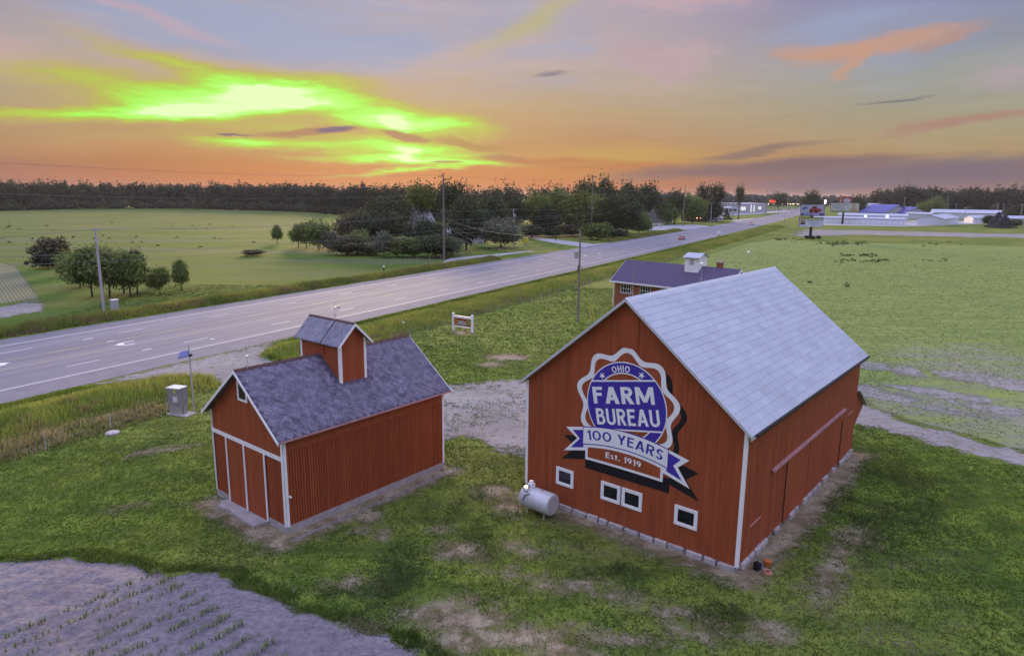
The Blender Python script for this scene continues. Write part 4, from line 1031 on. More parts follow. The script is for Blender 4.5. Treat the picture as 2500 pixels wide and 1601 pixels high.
for k, lf, x, b, t_, ww, lab in [('tall1', 'dark', 1646, 548, 458, 74, 'broad dark tree left of the third tall pole'), ('shade1', 'green', 1630, 548, 482, 70, 'low green tree beside the grey warehouse'), ('shade2', 'green', 1690, 545, 470, 70, 'green tree right of the third tall pole'),
    ('open1', 'dark', 1716, 542, 444, 58, 'left of the two high feathery skyline trees'), ('open1', 'dark', 1748, 542, 444, 56, 'right of the two high feathery skyline trees'), ('shade1', 'dark', 1738, 541, 484, 56, 'rounded tree under the two feathery skyline trees'),
    ('open1', 'dark', 1802, 536, 448, 34, 'lone slim fan shaped tree by the car dealership'), ('spruce1', 'dark', 1773, 537, 510, 24, 'small dark spruce beside the dealership drive'), ('shade1', 'dark', 1976, 530, 461, 50, 'big round dark tree behind the double billboard'), 
    ('shade1', 'dark', 2090, 528, 472, 42, 'dark tree behind the red oval sign'), ('tall1', 'dark', 1900, 516, 466, 60, 'hazy dark tree behind the dealership light poles')]:
    T(k, lf, x, b, t_, ww, lab, group=GD)
GE = 'trees behind the storage sheds'
for k, lf, x, b, t_, ww, lab in [('shade1', 'green', 2283, 529, 477, 40, 'sunlit round tree behind the storage sheds'), ('shade2', 'green', 2254, 529, 490, 38, 'lower round tree left of the sunlit round tree'), ('bush1', 'dark', 2413, 549, 524, 28, 'dark round bush left of the blue spruce pair'),
    ('spruce1', 'blue', 2434, 556, 519, 40, 'left of the two bluish spruces by the storage sheds'), ('spruce1', 'blue', 2450, 557, 524, 36, 'right of the two bluish spruces by the storage sheds'), ('bush1', 'brown', 2476, 552, 534, 50, 'low dark hedge clump at the right frame edge'), ('shade1', 'dark', 2482, 535, 498, 40, 'dark tree behind the far right shed'),
    ('tall1', 'dark', 2215, 522, 450, 70, 'spiky topped tree at the left of the right hand wood'), ('shade2', 'green', 2150, 522, 494, 26, 'small tree in front of the blue roofs')]:
    T(k, lf, x, b, t_, ww, lab, group=GE)

# far woods that read as one mass
def wood(name, label, line, n, hlo, hhi, depth, tint, wl=(7, 13), shrubs=0, seed=1, kmul=1.0):
    rs = np.random.default_rng(seed); line = np.array(line, float); Vs = []; Fs = []; Cs = []; k = 0
    seg = np.r_[0, np.cumsum(np.hypot(*np.diff(line, axis=0).T))]
    for i in range(n+shrubs):
        s = rs.uniform(0, seg[-1]); p = np.array([np.interp(s, seg, line[:, 0]), np.interp(s, seg, line[:, 1])])
        out = p/np.hypot(*p); low = i >= n
        p = p + out*(rs.uniform(-8, 2) if low else depth*rs.uniform(0, 1)**1.3)
        ht = rs.uniform(hlo, hhi)*(rs.uniform(.2, .45) if low else 1)*(1.0 if rs.random() > .15 else .85); wd = rs.uniform(*wl)*(.8 if low else 1)
        V, F, c = crown(int(38*kmul), 10, rs.uniform(.8, 1.15)*(1 if not low else .8)*math.hypot(*p)/650, z0=.0, lump=.4, spread=.08, seed=int(rs.integers(1e6)), dims=(wd, ht))
        a = rs.uniform(0, 6.28); ca, sa = math.cos(a), math.sin(a)
        V = np.stack([V[:, 0]*ca-V[:, 1]*sa+p[0], V[:, 0]*sa+V[:, 1]*ca+p[1], V[:, 2]], 1)
        b = rs.uniform(.7, 1.25); hue = rs.uniform(-.12, .12)
        c = c*b*np.array([1+hue, 1, 1-hue])*(1.7 if low else 1)
        Vs.append(V); Fs.append(F+k); Cs.append(c*np.array(tint)); k += len(V)
    me = npmesh(name, np.concatenate(Vs), np.concatenate(Fs), np.concatenate(Cs))
    o = link(name, me, LEAFA); tag(o, label, 'wood', kind='stuff'); return o
LEAFA = attrmat('leaf_wood', .8, .22)
def GL(pts): return [G(*p) for p in pts]
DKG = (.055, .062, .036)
wood('woodland', 'long dark wood along the far side of the left field', GL([(-520, 526), (-220, 520), (0, 514), (200, 510), (420, 509), (640, 514), (800, 519)]), 760, 20, 27, 70, DKG, shrubs=280, seed=3)
wood('woodland', 'dark wood behind the farm yard trees', GL([(780, 520), (900, 530), (1060, 542), (1260, 545)]), 260, 19, 25, 50, DKG, shrubs=60, seed=4)
wood('woodland', 'dark wood closing the middle roadside belt', GL([(1230, 552), (1330, 548), (1500, 542), (1590, 540)]), 90, 19, 26, 40, DKG, shrubs=10, seed=5)
wood('woodland', 'dark wood behind the storage sheds on the right', GL([(2130, 521), (2230, 524), (2330, 527), (2450, 529), (2700, 532)]), 330, 21, 31, 80, (.06, .068, .05), wl=(10, 18), shrubs=30, seed=6)
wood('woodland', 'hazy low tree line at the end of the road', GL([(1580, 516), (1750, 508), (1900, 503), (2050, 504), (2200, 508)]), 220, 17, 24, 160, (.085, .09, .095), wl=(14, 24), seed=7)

# ------------------------------------------------------------------ grass, crops and weeds
M_grass = attrmat('grass_blades', .7, .35)
def tufts(P, hgt, wid, nb, base, tipmul, spread, lean=.45, z=0.0, jit=.25, seed=0):
    rs = np.random.default_rng(seed); n = len(P)*nb
    C = np.repeat(P, nb, 0) + rs.normal(size=(n, 2))*np.repeat(spread, nb)[:, None] if np.ndim(spread) else np.repeat(P, nb, 0) + rs.normal(size=(n, 2))*spread
    H = np.repeat(hgt, nb)*rs.uniform(.6, 1.15, n); Wd = np.repeat(wid, nb)*rs.uniform(.7, 1.2, n)
    a = rs.uniform(0, 2*pi, n); ln = rs.normal(size=(n, 2))*lean*H[:, None]
    dx, dy = np.cos(a)*Wd/2, np.sin(a)*Wd/2
    V = np.empty((n, 3, 3)); V[:, 0] = np.stack([C[:, 0]-dx, C[:, 1]-dy, np.full(n, z)], 1); V[:, 1] = np.stack([C[:, 0]+dx, C[:, 1]+dy, np.full(n, z)], 1)
    V[:, 2] = np.stack([C[:, 0]+ln[:, 0], C[:, 1]+ln[:, 1], z+H], 1)
    cb = np.repeat(base, nb, 0)*rs.uniform(1-jit, 1+jit, (n, 1)); cc = np.stack([cb*.95, cb*.95, cb*tipmul], 1)
    return V.reshape(-1, 3), np.arange(3*n).reshape(n, 3), cc.reshape(-1, 3)
def merge(parts):
    k = 0; V = []; F = []; C = []
    for v, f, c in parts: V.append(v); F.append(f+k); C.append(c); k += len(v)
    return np.concatenate(V), np.concatenate(F), np.concatenate(C)
def roadoff(P):
    s = P@DR; return P@NR - OFF + 4e-5*np.maximum(0, s-150)**2, s
def lawn_ok(P):
    o, s = roadoff(P); n = fbm(P[:, 0], P[:, 1], .9, 21)-.5; n2 = fbm(P[:, 0], P[:, 1], .35, 22)-.5
    ok = ~foot(P, .05) & (sd_poly(P, SOIL)+n*1.6 < -.05) & ((sd_poly(P, DRIVE)+n2*4.0+n < .1) | ((P[:, 1] < 62) & (np.abs(P[:, 0]) < 12) & (fbm(P[:, 0], P[:, 1], .45, 23) > .52) & (rng.random(len(P)) < .55))) & ((o > 4.4) | (o < -22.2)) & (sd_poly(P, FIELD)+n2*3 < .3)
    d = d_dry(P); return ok & ((d+n*1.6 < .02) | (rng.random(len(P)) < .22))
def lawncol(P, rs):
    a = fbm(P[:, 0], P[:, 1], .06, 31)[:, None]; b = fbm(P[:, 0], P[:, 1], .55, 32)[:, None]; e = rs.random((len(P), 1))
    c = np.array(GR1)*(1-b)+np.array(GR2)*b
    k = np.clip((a-.45)*4, 0, 1)*.7; c = c*(1-k)+np.array(GR3)*k
    g3 = np.clip((fbm(P[:, 0], P[:, 1], .16, 33)[:, None]-.52)*5, 0, 1)*.6; c = c*(1-g3)+np.array([.055, .095, .025])*g3
    st_ = fbm(P@DR*.10, P@NR*1.2, 1.0, 35)[:, None]; c = c*(.62+.76*st_)
    w_ = np.clip((fbm(P[:, 0]+.6*P[:, 1], P[:, 1]*1.6-P[:, 0]*.5, .25, 34)[:, None]-.57)*7, 0, 1)*np.clip(1-(np.hypot(P[:, 0]-6, (P[:, 1]-24)*1.3)[:, None]-8)/14, 0, 1)*(rs.random((len(P), 1)) < .75); c = c*(1-w_)+np.array([.30, .25, .17])*w_
    return np.where(e > .95, np.array([.30, .25, .15]), c)*.98
def scatter(n, x0, x1, y0, y1, seed): 
    rs = np.random.default_rng(seed); return np.stack([rs.uniform(x0, x1, n), rs.uniform(y0, y1, n)], 1), rs
parts = []
for (n, bd, hh, ww, sd) in ((165000, (-40, 48, 14, 42), .06, .06, 1), (80000, (-56, 62, 42, 70), .07, .09, 2), (42000, (-60, 70, 70, 120), .09, .16, 3)):
    P, rs = scatter(n, *bd, sd)
    inview = np.abs(P[:, 0]) < P[:, 1]*.85+10; P = P[inview]; P = P[lawn_ok(P)]
    hv = hh*(.55+1.0*fbm(P[:, 0], P[:, 1], .8, 41))
    parts.append(tufts(P, hv, np.full(len(P), ww), 3, lawncol(P, rs), 1.12, ww*1.1, lean=.8, jit=.16, seed=sd))
V, F, C = merge(parts)
tag(link('lawn_grass', npmesh('lawn_grass', V, F, C), M_grass), 'short rough green lawn round the two barns', 'grass', kind='stuff')
rk = []  # rough grass tufts, dark green to paint in the barns' soft shade
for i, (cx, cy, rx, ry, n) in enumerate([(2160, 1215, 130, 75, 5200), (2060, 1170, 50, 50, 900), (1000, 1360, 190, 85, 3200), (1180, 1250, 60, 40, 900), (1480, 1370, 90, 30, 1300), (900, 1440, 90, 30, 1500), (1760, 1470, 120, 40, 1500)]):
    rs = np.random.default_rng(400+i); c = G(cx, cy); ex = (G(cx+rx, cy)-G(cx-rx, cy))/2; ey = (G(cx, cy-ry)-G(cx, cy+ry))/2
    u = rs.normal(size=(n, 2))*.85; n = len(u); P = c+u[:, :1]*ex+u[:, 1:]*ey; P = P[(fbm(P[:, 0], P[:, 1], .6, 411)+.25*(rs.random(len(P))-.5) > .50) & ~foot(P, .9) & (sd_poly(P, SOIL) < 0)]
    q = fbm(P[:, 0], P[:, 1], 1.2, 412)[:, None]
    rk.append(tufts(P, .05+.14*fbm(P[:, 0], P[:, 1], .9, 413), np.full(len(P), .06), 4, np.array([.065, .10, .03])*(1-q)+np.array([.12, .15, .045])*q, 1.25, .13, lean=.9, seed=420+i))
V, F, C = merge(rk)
tag(link('shade_grass', npmesh('shade_grass', V, F, C), M_grass), 'rough grass and weeds coloured dark for the shade near the barns', 'grass', kind='stuff')
# the ragged fringe along the soil and taller clumps
P, rs = scatter(160000, -32, 4, 15, 32, 9); d = sd_poly(P, SOIL); P = P[(np.abs(d+.35+(fbm(P[:, 0], P[:, 1], .7, 51)-.5)*1.4) < .30+.5*(fbm(P[:, 0], P[:, 1], 1.6, 52)-.5))]
V, F, C = tufts(P, .08+.12*rs.random(len(P))**2, np.full(len(P), .06), 3, lawncol(P, rs)*np.array([.9, .92, .9]), 1.2, .08, lean=.7, seed=9)
tag(link('field_edge_grass', npmesh('field_edge_grass', V, F, C), M_grass), 'ragged dark grass fringe along the bare crop soil', 'grass', kind='stuff')
# roadside ditches
def ditch(name, label, o0, o1, s0, s1, n, hlo, hhi, cols, seed, gap=None):
    rs = np.random.default_rng(seed); s = s0+(s1-s0)*rs.random(n)**1.6; o = rs.uniform(o0, o1, n)
    P = np.array([R(a, b) for a, b in zip(s, o)])
    ok = (sd_poly(P, DRIVE) < -.6+(fbm(P[:, 0], P[:, 1], .6, 61)-.5)*1.5)
    if gap is not None: ok &= ~gap(s, o)
    P, s, o = P[ok], s[ok], o[ok]
    mid = np.clip(1-np.abs((o-(o0+o1)/2)/((o1-o0)/2))**2, 0, 1)
    hv = (hlo+(hhi-hlo)*mid*(.35+.9*fbm(P[:, 0], P[:, 1], .3, 62)))
    q = fbm(P[:, 0], P[:, 1], .22, 63)[:, None]; k = np.clip((q-.32)*3, 0, 1); e = np.clip((fbm(P[:, 0], P[:, 1], .7, 64)[:, None]-.55)*5, 0, 1)
    c = np.array(cols[0])*(1-k)+np.array(cols[1])*k; c = c*(1-e)+np.array(cols[2])*e
    dist = np.hypot(P[:, 0], P[:, 1]); ww = .05+dist*.0011
    V, F, C = tufts(P, hv, ww, 4, c, 1.35, ww*1.4, lean=.3, seed=seed)
    return tag(link(name, npmesh(name, V, F, C), M_grass), label, 'grass', kind='stuff')
DC = [(.17, .24, .045), (.29, .315, .07), (.24, .20, .09)]
ditch('ditch_grass', 'tall yellow green weeds in the ditch on the near side of the road', 6.0, 14.5, 12, 420, 34000, .2, .95, DC, 71)
ditch('ditch_grass', 'tall weeds along the far edge of the road', -27.5, -22.8, 10, 330, 22000, .25, 1.3, [(.14, .185, .04), (.25, .265, .06), (.21, .15, .08)], 72, gap=lambda s, o: (s > 150) & (s < 232))
ditch('verge_grass', 'short grass strip along the near road shoulder', 4.1, 7.0, 10, 300, 14000, .08, .3, [GR1, GR2, (.2, .19, .06)], 73)
ditch('dry_weeds', 'brown seeding weeds on the near bank of the ditch', 12.5, 17.2, 8, 31, 2600, .15, .6, [(.26, .23, .10), (.20, .23, .07), (.36, .30, .17)], 74)
# beans in rows on the right field
rs = np.random.default_rng(81); rows = []
c0 = (G(2300, 800)); 
for k in range(-75, 220):
    s = np.arange(-150, 220, .45); s = s+rs.normal(size=len(s))*.12
    rows.append(c0 + np.outer(s, ROWD) + ROWN*k*.76)
P = np.concatenate(rows); P = P + rs.normal(size=P.shape)*.05
keep = (np.abs(P[:, 0]) < P[:, 1]*.82+4) & (P[:, 1] < 260) & (P[:, 1] > 25) & (sd_poly(P, FIELD) > .6); P = P[keep]
dens = fbm(P[:, 0], P[:, 1], .07, 82)*.6+fbm(P@ROWD*.3, P@ROWN, .5, 83)*.4
dist = np.hypot(P[:, 0], P[:, 1]); thin = np.clip((dist-55)/40, 0, 1)
P = P[(dens+.20*thin > .46+.12*(rs.random(len(P))-.5)) & (rs.random(len(P)) < np.clip((70/np.hypot(P[:, 0], P[:, 1]))**1.3, .12, 1)*np.clip((262-P[:, 1])/90, 0, 1))]
q = fbm(P[:, 0], P[:, 1], .08, 84)[:, None]
V, F, C = tufts(P, np.full(len(P), .075), .13+np.hypot(P[:, 0], P[:, 1])*.0006, 5, np.array([.18, .245, .065])*(1-q)+np.array([.24, .305, .085])*q, 1.15, .15, lean=1.6, jit=.12, seed=81)
tag(link('bean_rows', npmesh('bean_rows', V, F, C), M_grass), 'young green crop in faint rows on the right hand field', 'crop', kind='stuff')
# dark weeds standing in the fields
def weeds(name, label, pts, seed):
    rs = np.random.default_rng(seed); P = np.array(pts); n = len(P)
    dist = np.hypot(P[:, 0], P[:, 1]); V, F, C = tufts(P, rs.uniform(.3, .6, n)*np.clip(dist/200, .7, 1.3), .2+dist*.0007, 7, np.tile([[.06, .095, .025]], (n, 1)), 1.3, .12+dist*.0007, lean=.4, seed=seed)
    return tag(link(name, npmesh(name, V, F, C), M_grass), label, 'weeds', kind='stuff')
rs = np.random.default_rng(91); pts = []
for x0, x1, y, n in ((1980, 2120, 594, 30), (2050, 2140, 624, 26), (2040, 2170, 637, 26), (2240, 2310, 636, 5), (2020, 2060, 597, 14), (2050, 2080, 698, 4), (1960, 1985, 690, 3), (2250, 2360, 598, 6), (1890, 1960, 585, 14)):
    for i in range(n): pts.append(G(rs.uniform(x0, x1), y+rs.normal()*2.0))
weeds('field_weeds', 'dark green volunteer weeds dotted in lines across the right field', pts, 92)
pts = [G(rs.uniform(0, 640), rs.choice([548, 552, 560, 585, 578, 592, 600])+rs.normal()*3) for i in range(36)]
weeds('field_weeds', 'dark weeds dotted across the left field beyond the road', pts, 93)
# corn seedlings
CA = math.radians(-126.97); CD = np.array([math.cos(CA), math.sin(CA)]); CN = np.array([-CD[1], CD[0]])
ends = Gs([(397, 1399), (434, 1411), (455, 1429), (483, 1448), (501, 1469), (535, 1487), (565, 1508), (597, 1530), (636, 1551), (674, 1575), (712, 1602), (752, 1630), (790, 1660)])
def seedling(seed):
    rs_ = random.Random(seed); m = MB()
    for k in range(6):
        a = k*2.4+rs_.uniform(-.4, .4); hh = .10+.035*k; rr = rs_.uniform(.12, .2); wd = .018
        p0 = (0, 0, .02); p1 = (rr*.5*math.cos(a), rr*.5*math.sin(a), hh+.06); p2 = (rr*math.cos(a), rr*math.sin(a), hh)
        nx, ny = -math.sin(a)*wd, math.cos(a)*wd
        m.add([(-nx*.5, -ny*.5, .02), (nx*.5, ny*.5, .02), (p1[0]+nx, p1[1]+ny, p1[2]), (p1[0]-nx, p1[1]-ny, p1[2]), p2], [(0, 1, 2, 3), (3, 2, 4)])
    return m
M_corn = pmat('corn_leaf', (.17, .215, .06), .7, .25, 3, obrand=.3)
smesh = [seedling(i).mesh('corn_seedling') for i in range(4)]
cand = []; rs = np.random.default_rng(101)
ROWN_ = 'first second third fourth fifth sixth seventh eighth ninth tenth eleventh twelfth thirteenth'.split()
for ie, e in enumerate(ends):
    t_ = 0.1
    while t_ < 15:
        p = e + CD*t_ + CN*rs.normal()*.04
        if p[1] > 12 and abs(p[0]) < p[1]*.8+1 and rs.random() < (.95 if t_ < 1.6 else .78) and fbm(p[0:1], p[1:2], .5, 102)[0] > .3: cand.append((p, 1.25 if t_ < 1.0 else 1.0, ie))
        t_ += rs.uniform(.10, .2)
cand = [c for c in cand if c[0][1] > 14]
cand.sort(key=lambda c: math.hypot(*c[0]))
far = MB()
for i, (p, k, ie) in enumerate(cand):
    sc = k*rs.uniform(.5, 1.0)
    if i < 290:
        o = link('corn_seedling', smesh[i % 4], M_corn, None, (p[0], p[1], .07), rs.uniform(0, 6.28), sc)
        tag(o, 'young corn seedling in the %s row from the grass edge, on bare soil' % ROWN_[ie], 'corn plant', 'corn seedlings of the %s row' % ROWN_[ie])
    else:
        far.add([(v[0]*sc+p[0], v[1]*sc+p[1], v[2]*sc+.05) for v in seedling(i).v], seedling(i).f)
tag(far.build('corn_rows', M_corn), 'farther corn seedlings fading into the bare soil rows', 'corn plants', kind='stuff')

# ------------------------------------------------------------------ poles and wires
def pole(name, label, g, h, mat, r=.16, arms=(), pots=(), group='utility poles along the road', extra=None, azim=TH):
    o = thing(name, label, 'utility pole', (g[0], g[1], 0), -azim, group)
    MB().cyl((0, 0, -.1), (0, 0, h), r, r*.62, 10).build('shaft', mat, o, smooth=False)
    for z, ln in arms:
        a = MB().box(-ln/2, ln/2, r*.7, r*.7+.11, z-.06, z+.06).build('crossarm', mat, o)
        for x in (-ln/2+.1, 0.28, ln/2-.1): MB().lathe([(.02, 0), (.05, .04), (.03, .08), (.05, .12), (.0, .17)], (x, r*.7+.05, z+.06), 8).build('insulator', M_palew, a)
    for z, sg in pots:
        MB().lathe([(0, 0), (.24, .0), (.26, .05), (.26, .85), (.2, .95), (0, .97)], (sg*(.30+r), 0, z), 12).build('transformer', M_metal, o, smooth=False)
    return o
P1, P2 = np.array([8.6, 86.7]), np.array([-55.6, 90.6])
T1, T2, T3, T4, T5 = np.array([-17.3, 170.6]), np.array([29.6, 257.1]), np.array([94.5, 379.6]), np.array([166.8, 520.0]), np.array([263.5, 715.0])
T0 = R(43, -34.5)
PA, PB = np.array([.16, 224.7]), np.array([129.1, 446.3])
p = pole('utility_pole', 'weathered wooden pole with grey transformer on the lawn behind the barns', P1, 11.3, M_wood, .17, pots=((8.3, -1),))
MB().cyl((0, 0, 11.2), (0, 0, 11.75), .05, .05, 6).ball((0, 0, 11.7), .09).build('insulator', M_palew, p)
MB().lathe([(.30, -.03), (.33, 0), (.30, .03), (.27, 0), (.30, -.03)], (0, 0, 0), 14).build('cable_coil', M_rubber, p, (-.42, 0, 3.9)).rotation_euler = (pi/2, 0, 0)
MB().cyl((-.2, -.12, 6.4), (-.1, -.14, 7.4), .06, .05, 6).build('cutout_switch', M_rubber, p)
MB().tube([(0.1, 0, 7.5), (3.5, 2.2, 0)], .025).build('guy_wire', M_wire, p)
p = pole('utility_pole', 'pale utility pole by the far ditch in front of the grove', P2, 11.4, M_palew, .20, arms=((11.1, 1.9),))
MB().cyl((.2, 0, 8.6), (.2, 0, 8.9), .1, .1, 6).cyl((.2, 0, 9.2), (.2, 0, 9.4), .1, .1, 6).build('bracket', M_metal, p)
pole('transmission_pole', 'tall brown pole beside the farm yard, tallest on the skyline', T1, 21.4, M_wood, .26, group='tall brown poles along the far verge')
pole('transmission_pole', 'tall brown pole in front of the dense tree belt', T2, 23.2, M_wood, .26, arms=((11.6, 2.4),), group='tall brown poles along the far verge')
pole('transmission_pole', 'tall brown pole right of the grey warehouse', T3, 22.7, M_wood, .26, arms=((12.0, 2.4),), group='tall brown poles along the far verge')
pole('transmission_pole', 'tall pole in front of the car dealership', T4, 22, M_wood, .30, arms=((12.0, 2.4),), group='tall brown poles along the far verge')
pole('transmission_pole', 'farthest tall pole behind the dealership light poles', T5, 25, M_wood, .35, group='tall brown poles along the far verge')
pole('utility_pole', 'pale pole with transformer among the dark yard trees', PA, 11.8, M_palew, .22, arms=((11.6, 2.4),), pots=((9.2, 1),))
pole('utility_pole', 'pale pole with crossarm by the lamp lit brown shed', PB, 12.5, M_palew, .25, arms=((12.2, 3.6),))
def wire(label, a, b, za, zb_, sag, r=.022, group='overhead wires'):
    pts = []
    for i in range(15):
        t_ = i/14; q = a+(b-a)*t_; pts.append((q[0], q[1], za+(zb_-za)*t_-4*sag*t_*(1-t_)))
    o = MB().tube(pts, r*.62, 4).build('overhead_wire', M_wire); return tag(o, label, 'wire', group)
lane_ = NR*.9
for z0, z1, z2, z3, nm in ((19.6, 20.9, 22.9, 22.4, 'topmost'), (17.7, 18.6, 19.6, 19.4, 'second'), (15.8, 16.4, 17.4, 17.2, 'third')):
    wire('%s transmission wire left of the tall yard pole' % nm, T0, T1, z0, z1, .9, .03); wire('%s transmission wire between the tall yard pole and the tree belt pole' % nm, T1, T2, z1, z2, 1.0, .03)
    wire('%s transmission wire between the tree belt pole and the warehouse pole' % nm, T2, T3, z2, z3, 1.2, .035)
for z, z2, r_, nm in ((9.9, 10.2, .035, 'upper'), (9.0, 9.3, .035, 'lower')):
    wire('%s service wire from the tall yard pole to the tree belt pole' % nm, T1, T2, z, z2, .5, r_); wire('%s service wire from the tree belt pole to the warehouse pole' % nm, T2, T3, z2, z2, .8, r_)
for z, nm in ((7.6, 'higher'), (6.5, 'lowest')):
    wire('%s telephone cable from the tall yard pole toward the left frame edge' % nm, T0, T1, z+.4, z, .8, .035); wire('%s telephone cable between the tall yard pole and the tree belt pole' % nm, T1, T2, z, z, .6, .04)
wire('front wire from the pale grove pole to the tall yard pole', P2+lane_, T1+lane_*.3, 11.2, 12.0, 1.0, .03); wire('back wire from the pale grove pole to the tall yard pole', P2-lane_, T1-lane_*.3, 11.2, 11.6, 1.1, .03)
wire('left wire running from the pale grove pole to the frame edge', P2, P2+(T0-T1)*.6, 11.2, 11.2, .8, .03)
wire('distribution wire from the tall yard pole to the pale yard pole', T1, PA, 12.4, 11.7, .5, .035); wire('distribution wire from the pale yard pole to the tree belt pole', PA, T2, 11.7, 11.8, .5, .035)
wire('wire from the warehouse pole to the pole by the brown shed', T3, PB, 12.2, 12.3, .6, .04); wire('wire from the brown shed pole to the dealership pole', PB, T4, 12.3, 12.2, .6, .04)
wire('sagging wire crossing the road from the tall yard pole to the lawn pole', T1, P1, 10.6, 11.3, 1.6, .03)
wire('lower sagging cable crossing the road to the lawn pole', T1, P1, 9.4, 9.6, 3.0, .03)
wire('service wire from the tall yard pole over the road to the brick building', T1, np.array([16.0, 99.5]), 8.6, 4.3, .4, .03)

# near ditch fence: thin posts and wire
fence = thing('wire_fence', 'thin wire fence with pale posts on the near bank of the ditch', 'fence', (0, 0, 0))
fp = MB().cyl((0, 0, -.05), (0, 0, 1.05), .035, .03, 6).mesh('post')
fpts = [R(s, 15.6) for s in np.arange(58, 190, 3.4)]
for q in fpts: link('post', fp, M_palew, fence, (q[0], q[1], 0), sc=(1, 1, random.uniform(.9, 1.1)))
for z in (.35, .65, .95): MB().tube([(q[0], q[1], z) for q in fpts], .008, 4).build('strand', M_wire, fence)
fence = thing('wire_fence', 'sparse wire fence posts along the weedy bank left of the crib', 'fence', (0, 0, 0))
fpts = [R(s, 16.8) for s in np.arange(9, 32, 4.2)]
for q in fpts: link('post', fp, M_palew, fence, (q[0], q[1], 0), sc=(1, 1, random.uniform(.9, 1.1)))
for z in (.4, .9): MB().tube([(q[0], q[1], z) for q in fpts], .008, 4).build('strand', M_wire, fence)
fence = thing('wire_fence', 'far roadside fence with thin posts in front of the farm yard', 'fence', (0, 0, 0))
fpts = [R(s, -36.5) for s in np.arange(98, 196, 5.0)]
for q in fpts: link('post', fp, M_palew, fence, (q[0], q[1], 0), sc=(1.3, 1.3, random.uniform(.9, 1.2)))
for z in (.5, .95): MB().tube([(q[0], q[1], z) for q in fpts], .012, 4).build('strand', M_wire, fence)

# ------------------------------------------------------------------ things on the lawn
g = G(437, 1010); ca = -.30
cab = thing('utility_cabinet', 'grey utility cabinet with yellow warning label on a concrete pad', 'cabinet', (g[0], g[1], 0), ca)
MB().box(-.75, 1.15, -.5, .55, 0, .07).build('concrete_pad', M_conc, cab)
MB().box(-.50, .50, -.34, .34, .07, .78).build('pedestal', M_conc, cab)
bo = MB().box(-.54, .54, -.38, .38, .80, 2.02).build('housing', M_cab, cab)
MB().box(-.59, .59, -.43, .43, 2.02, 2.10).build('lid', M_cabtop, cab)
MB().box(.02, .22, -.392, -.384, 1.72, 1.95).build('warning_label', M_yel, bo)
for i in range(4): MB().box(-.06+i*.11, .0+i*.11, -.39, -.384, 1.02, 1.40).build('vent_bar', M_white, bo)
MB().box(-.10, .36, -.39, -.384, 1.42, 1.45).build('vent_bar', M_white, bo)
MB().box(.54, .60, -.1, .1, .07, .70).box(.0, .012, -.392, -.38, .9, 1.0).build('conduit', M_metal, cab)
sp_ = thing('solar_pole', 'slim grey pole with small tilted solar panel beside the cabinet', 'pole', (g[0]+.78, g[1]+.75, 0), ca)
MB().cyl((0, 0, 0), (0, 0, 4.75), .055, .045, 8).cyl((0, 0, 4.75), (0, 0, 5.05), .03, .03, 6).build('pole', M_palew, sp_)
M_solar = pmat('solar_panel', (.10, .12, .34), .2, .1, 3, spec=.6)
so_ = MB().box(-.40, .40, -.30, .30, -.02, .02).build('solar_panel', M_solar, sp_, (-.38, -.15, 4.38)); so_.rotation_euler = (rad(42), rad(-14), rad(10))
MB().box(-.42, .42, -.32, .32, -.035, -.021).build('frame', M_metal, so_)
MB().box(-.05, .05, -.05, .25, 4.2, 4.36).build('bracket', M_rubber, sp_)
# barn-picture sign
A, B = G(1107, 806), G(1153, 813); d = B-A; an = math.atan2(d[1], d[0]); ln = np.hypot(*d)
sg = thing('picture_sign', 'white framed sign with a red barn picture on the lawn', 'sign', (A[0], A[1], 0), an)
for x in (0, ln): 
    q = MB().box(x-.11, x+.11, -.11, .11, 0, 2.05).build('post', M_white, sg)
    MB().lathe([(.17, 0), (.19, .05), (.12, .10), (0, .17)], (x, 0, 2.05), 10).build('post_cap', M_white, q)
MB().box(.115, ln-.115, -.08, .08, 1.62, 1.88).build('rail', M_white, sg); MB().box(.115, ln-.115, -.08, .08, .52, .66).build('rail', M_white, sg)
M_sand = pmat('print_sand', (.42, .30, .20), .6, .3, 2); M_sred = pmat('print_red', (.34, .07, .04), .6, .3, 3); M_sgrn = pmat('print_green', (.26, .26, .05), .6, .3, 3); M_sgry = pmat('print_grey', (.36, .36, .38), .6, .2, 3); M_sor = pmat('print_orange', (.40, .17, .04), .6, .3, 3)
bd = MB().box(.12, ln-.12, -.02, .02, .67, 1.61).build('panel', M_sor, sg)
W_ = ln-.24
def sgp(name, pts, mat, k): MB().prism([(.12+x*W_, .67+y*.94) for x, y in pts], 'y', -.022-.002*k, -.0215-.002*k+.0006).build(name, mat, bd)
sgp('printed_band', [(0, 0), (1, 0), (1, .14), (0, .14)], M_mblack, 1); sgp('printed_band', [(0, .14), (.75, .14), (.75, .22), (0, .22)], M_sand, 1)
sgp('printed_field', [(.25, .22), (.68, .22), (.68, .62), (.25, .68)], M_sgry, 1); sgp('printed_roof', [(0, .68), (.2, .95), (.75, .9), (.78, .68), (.6, .72), (.2, .72)], M_sred, 2)
sgp('printed_leaves', [(.7, .35), (.85, .3), (1, .55), (1, .95), (.78, .9)], M_sgrn, 3)
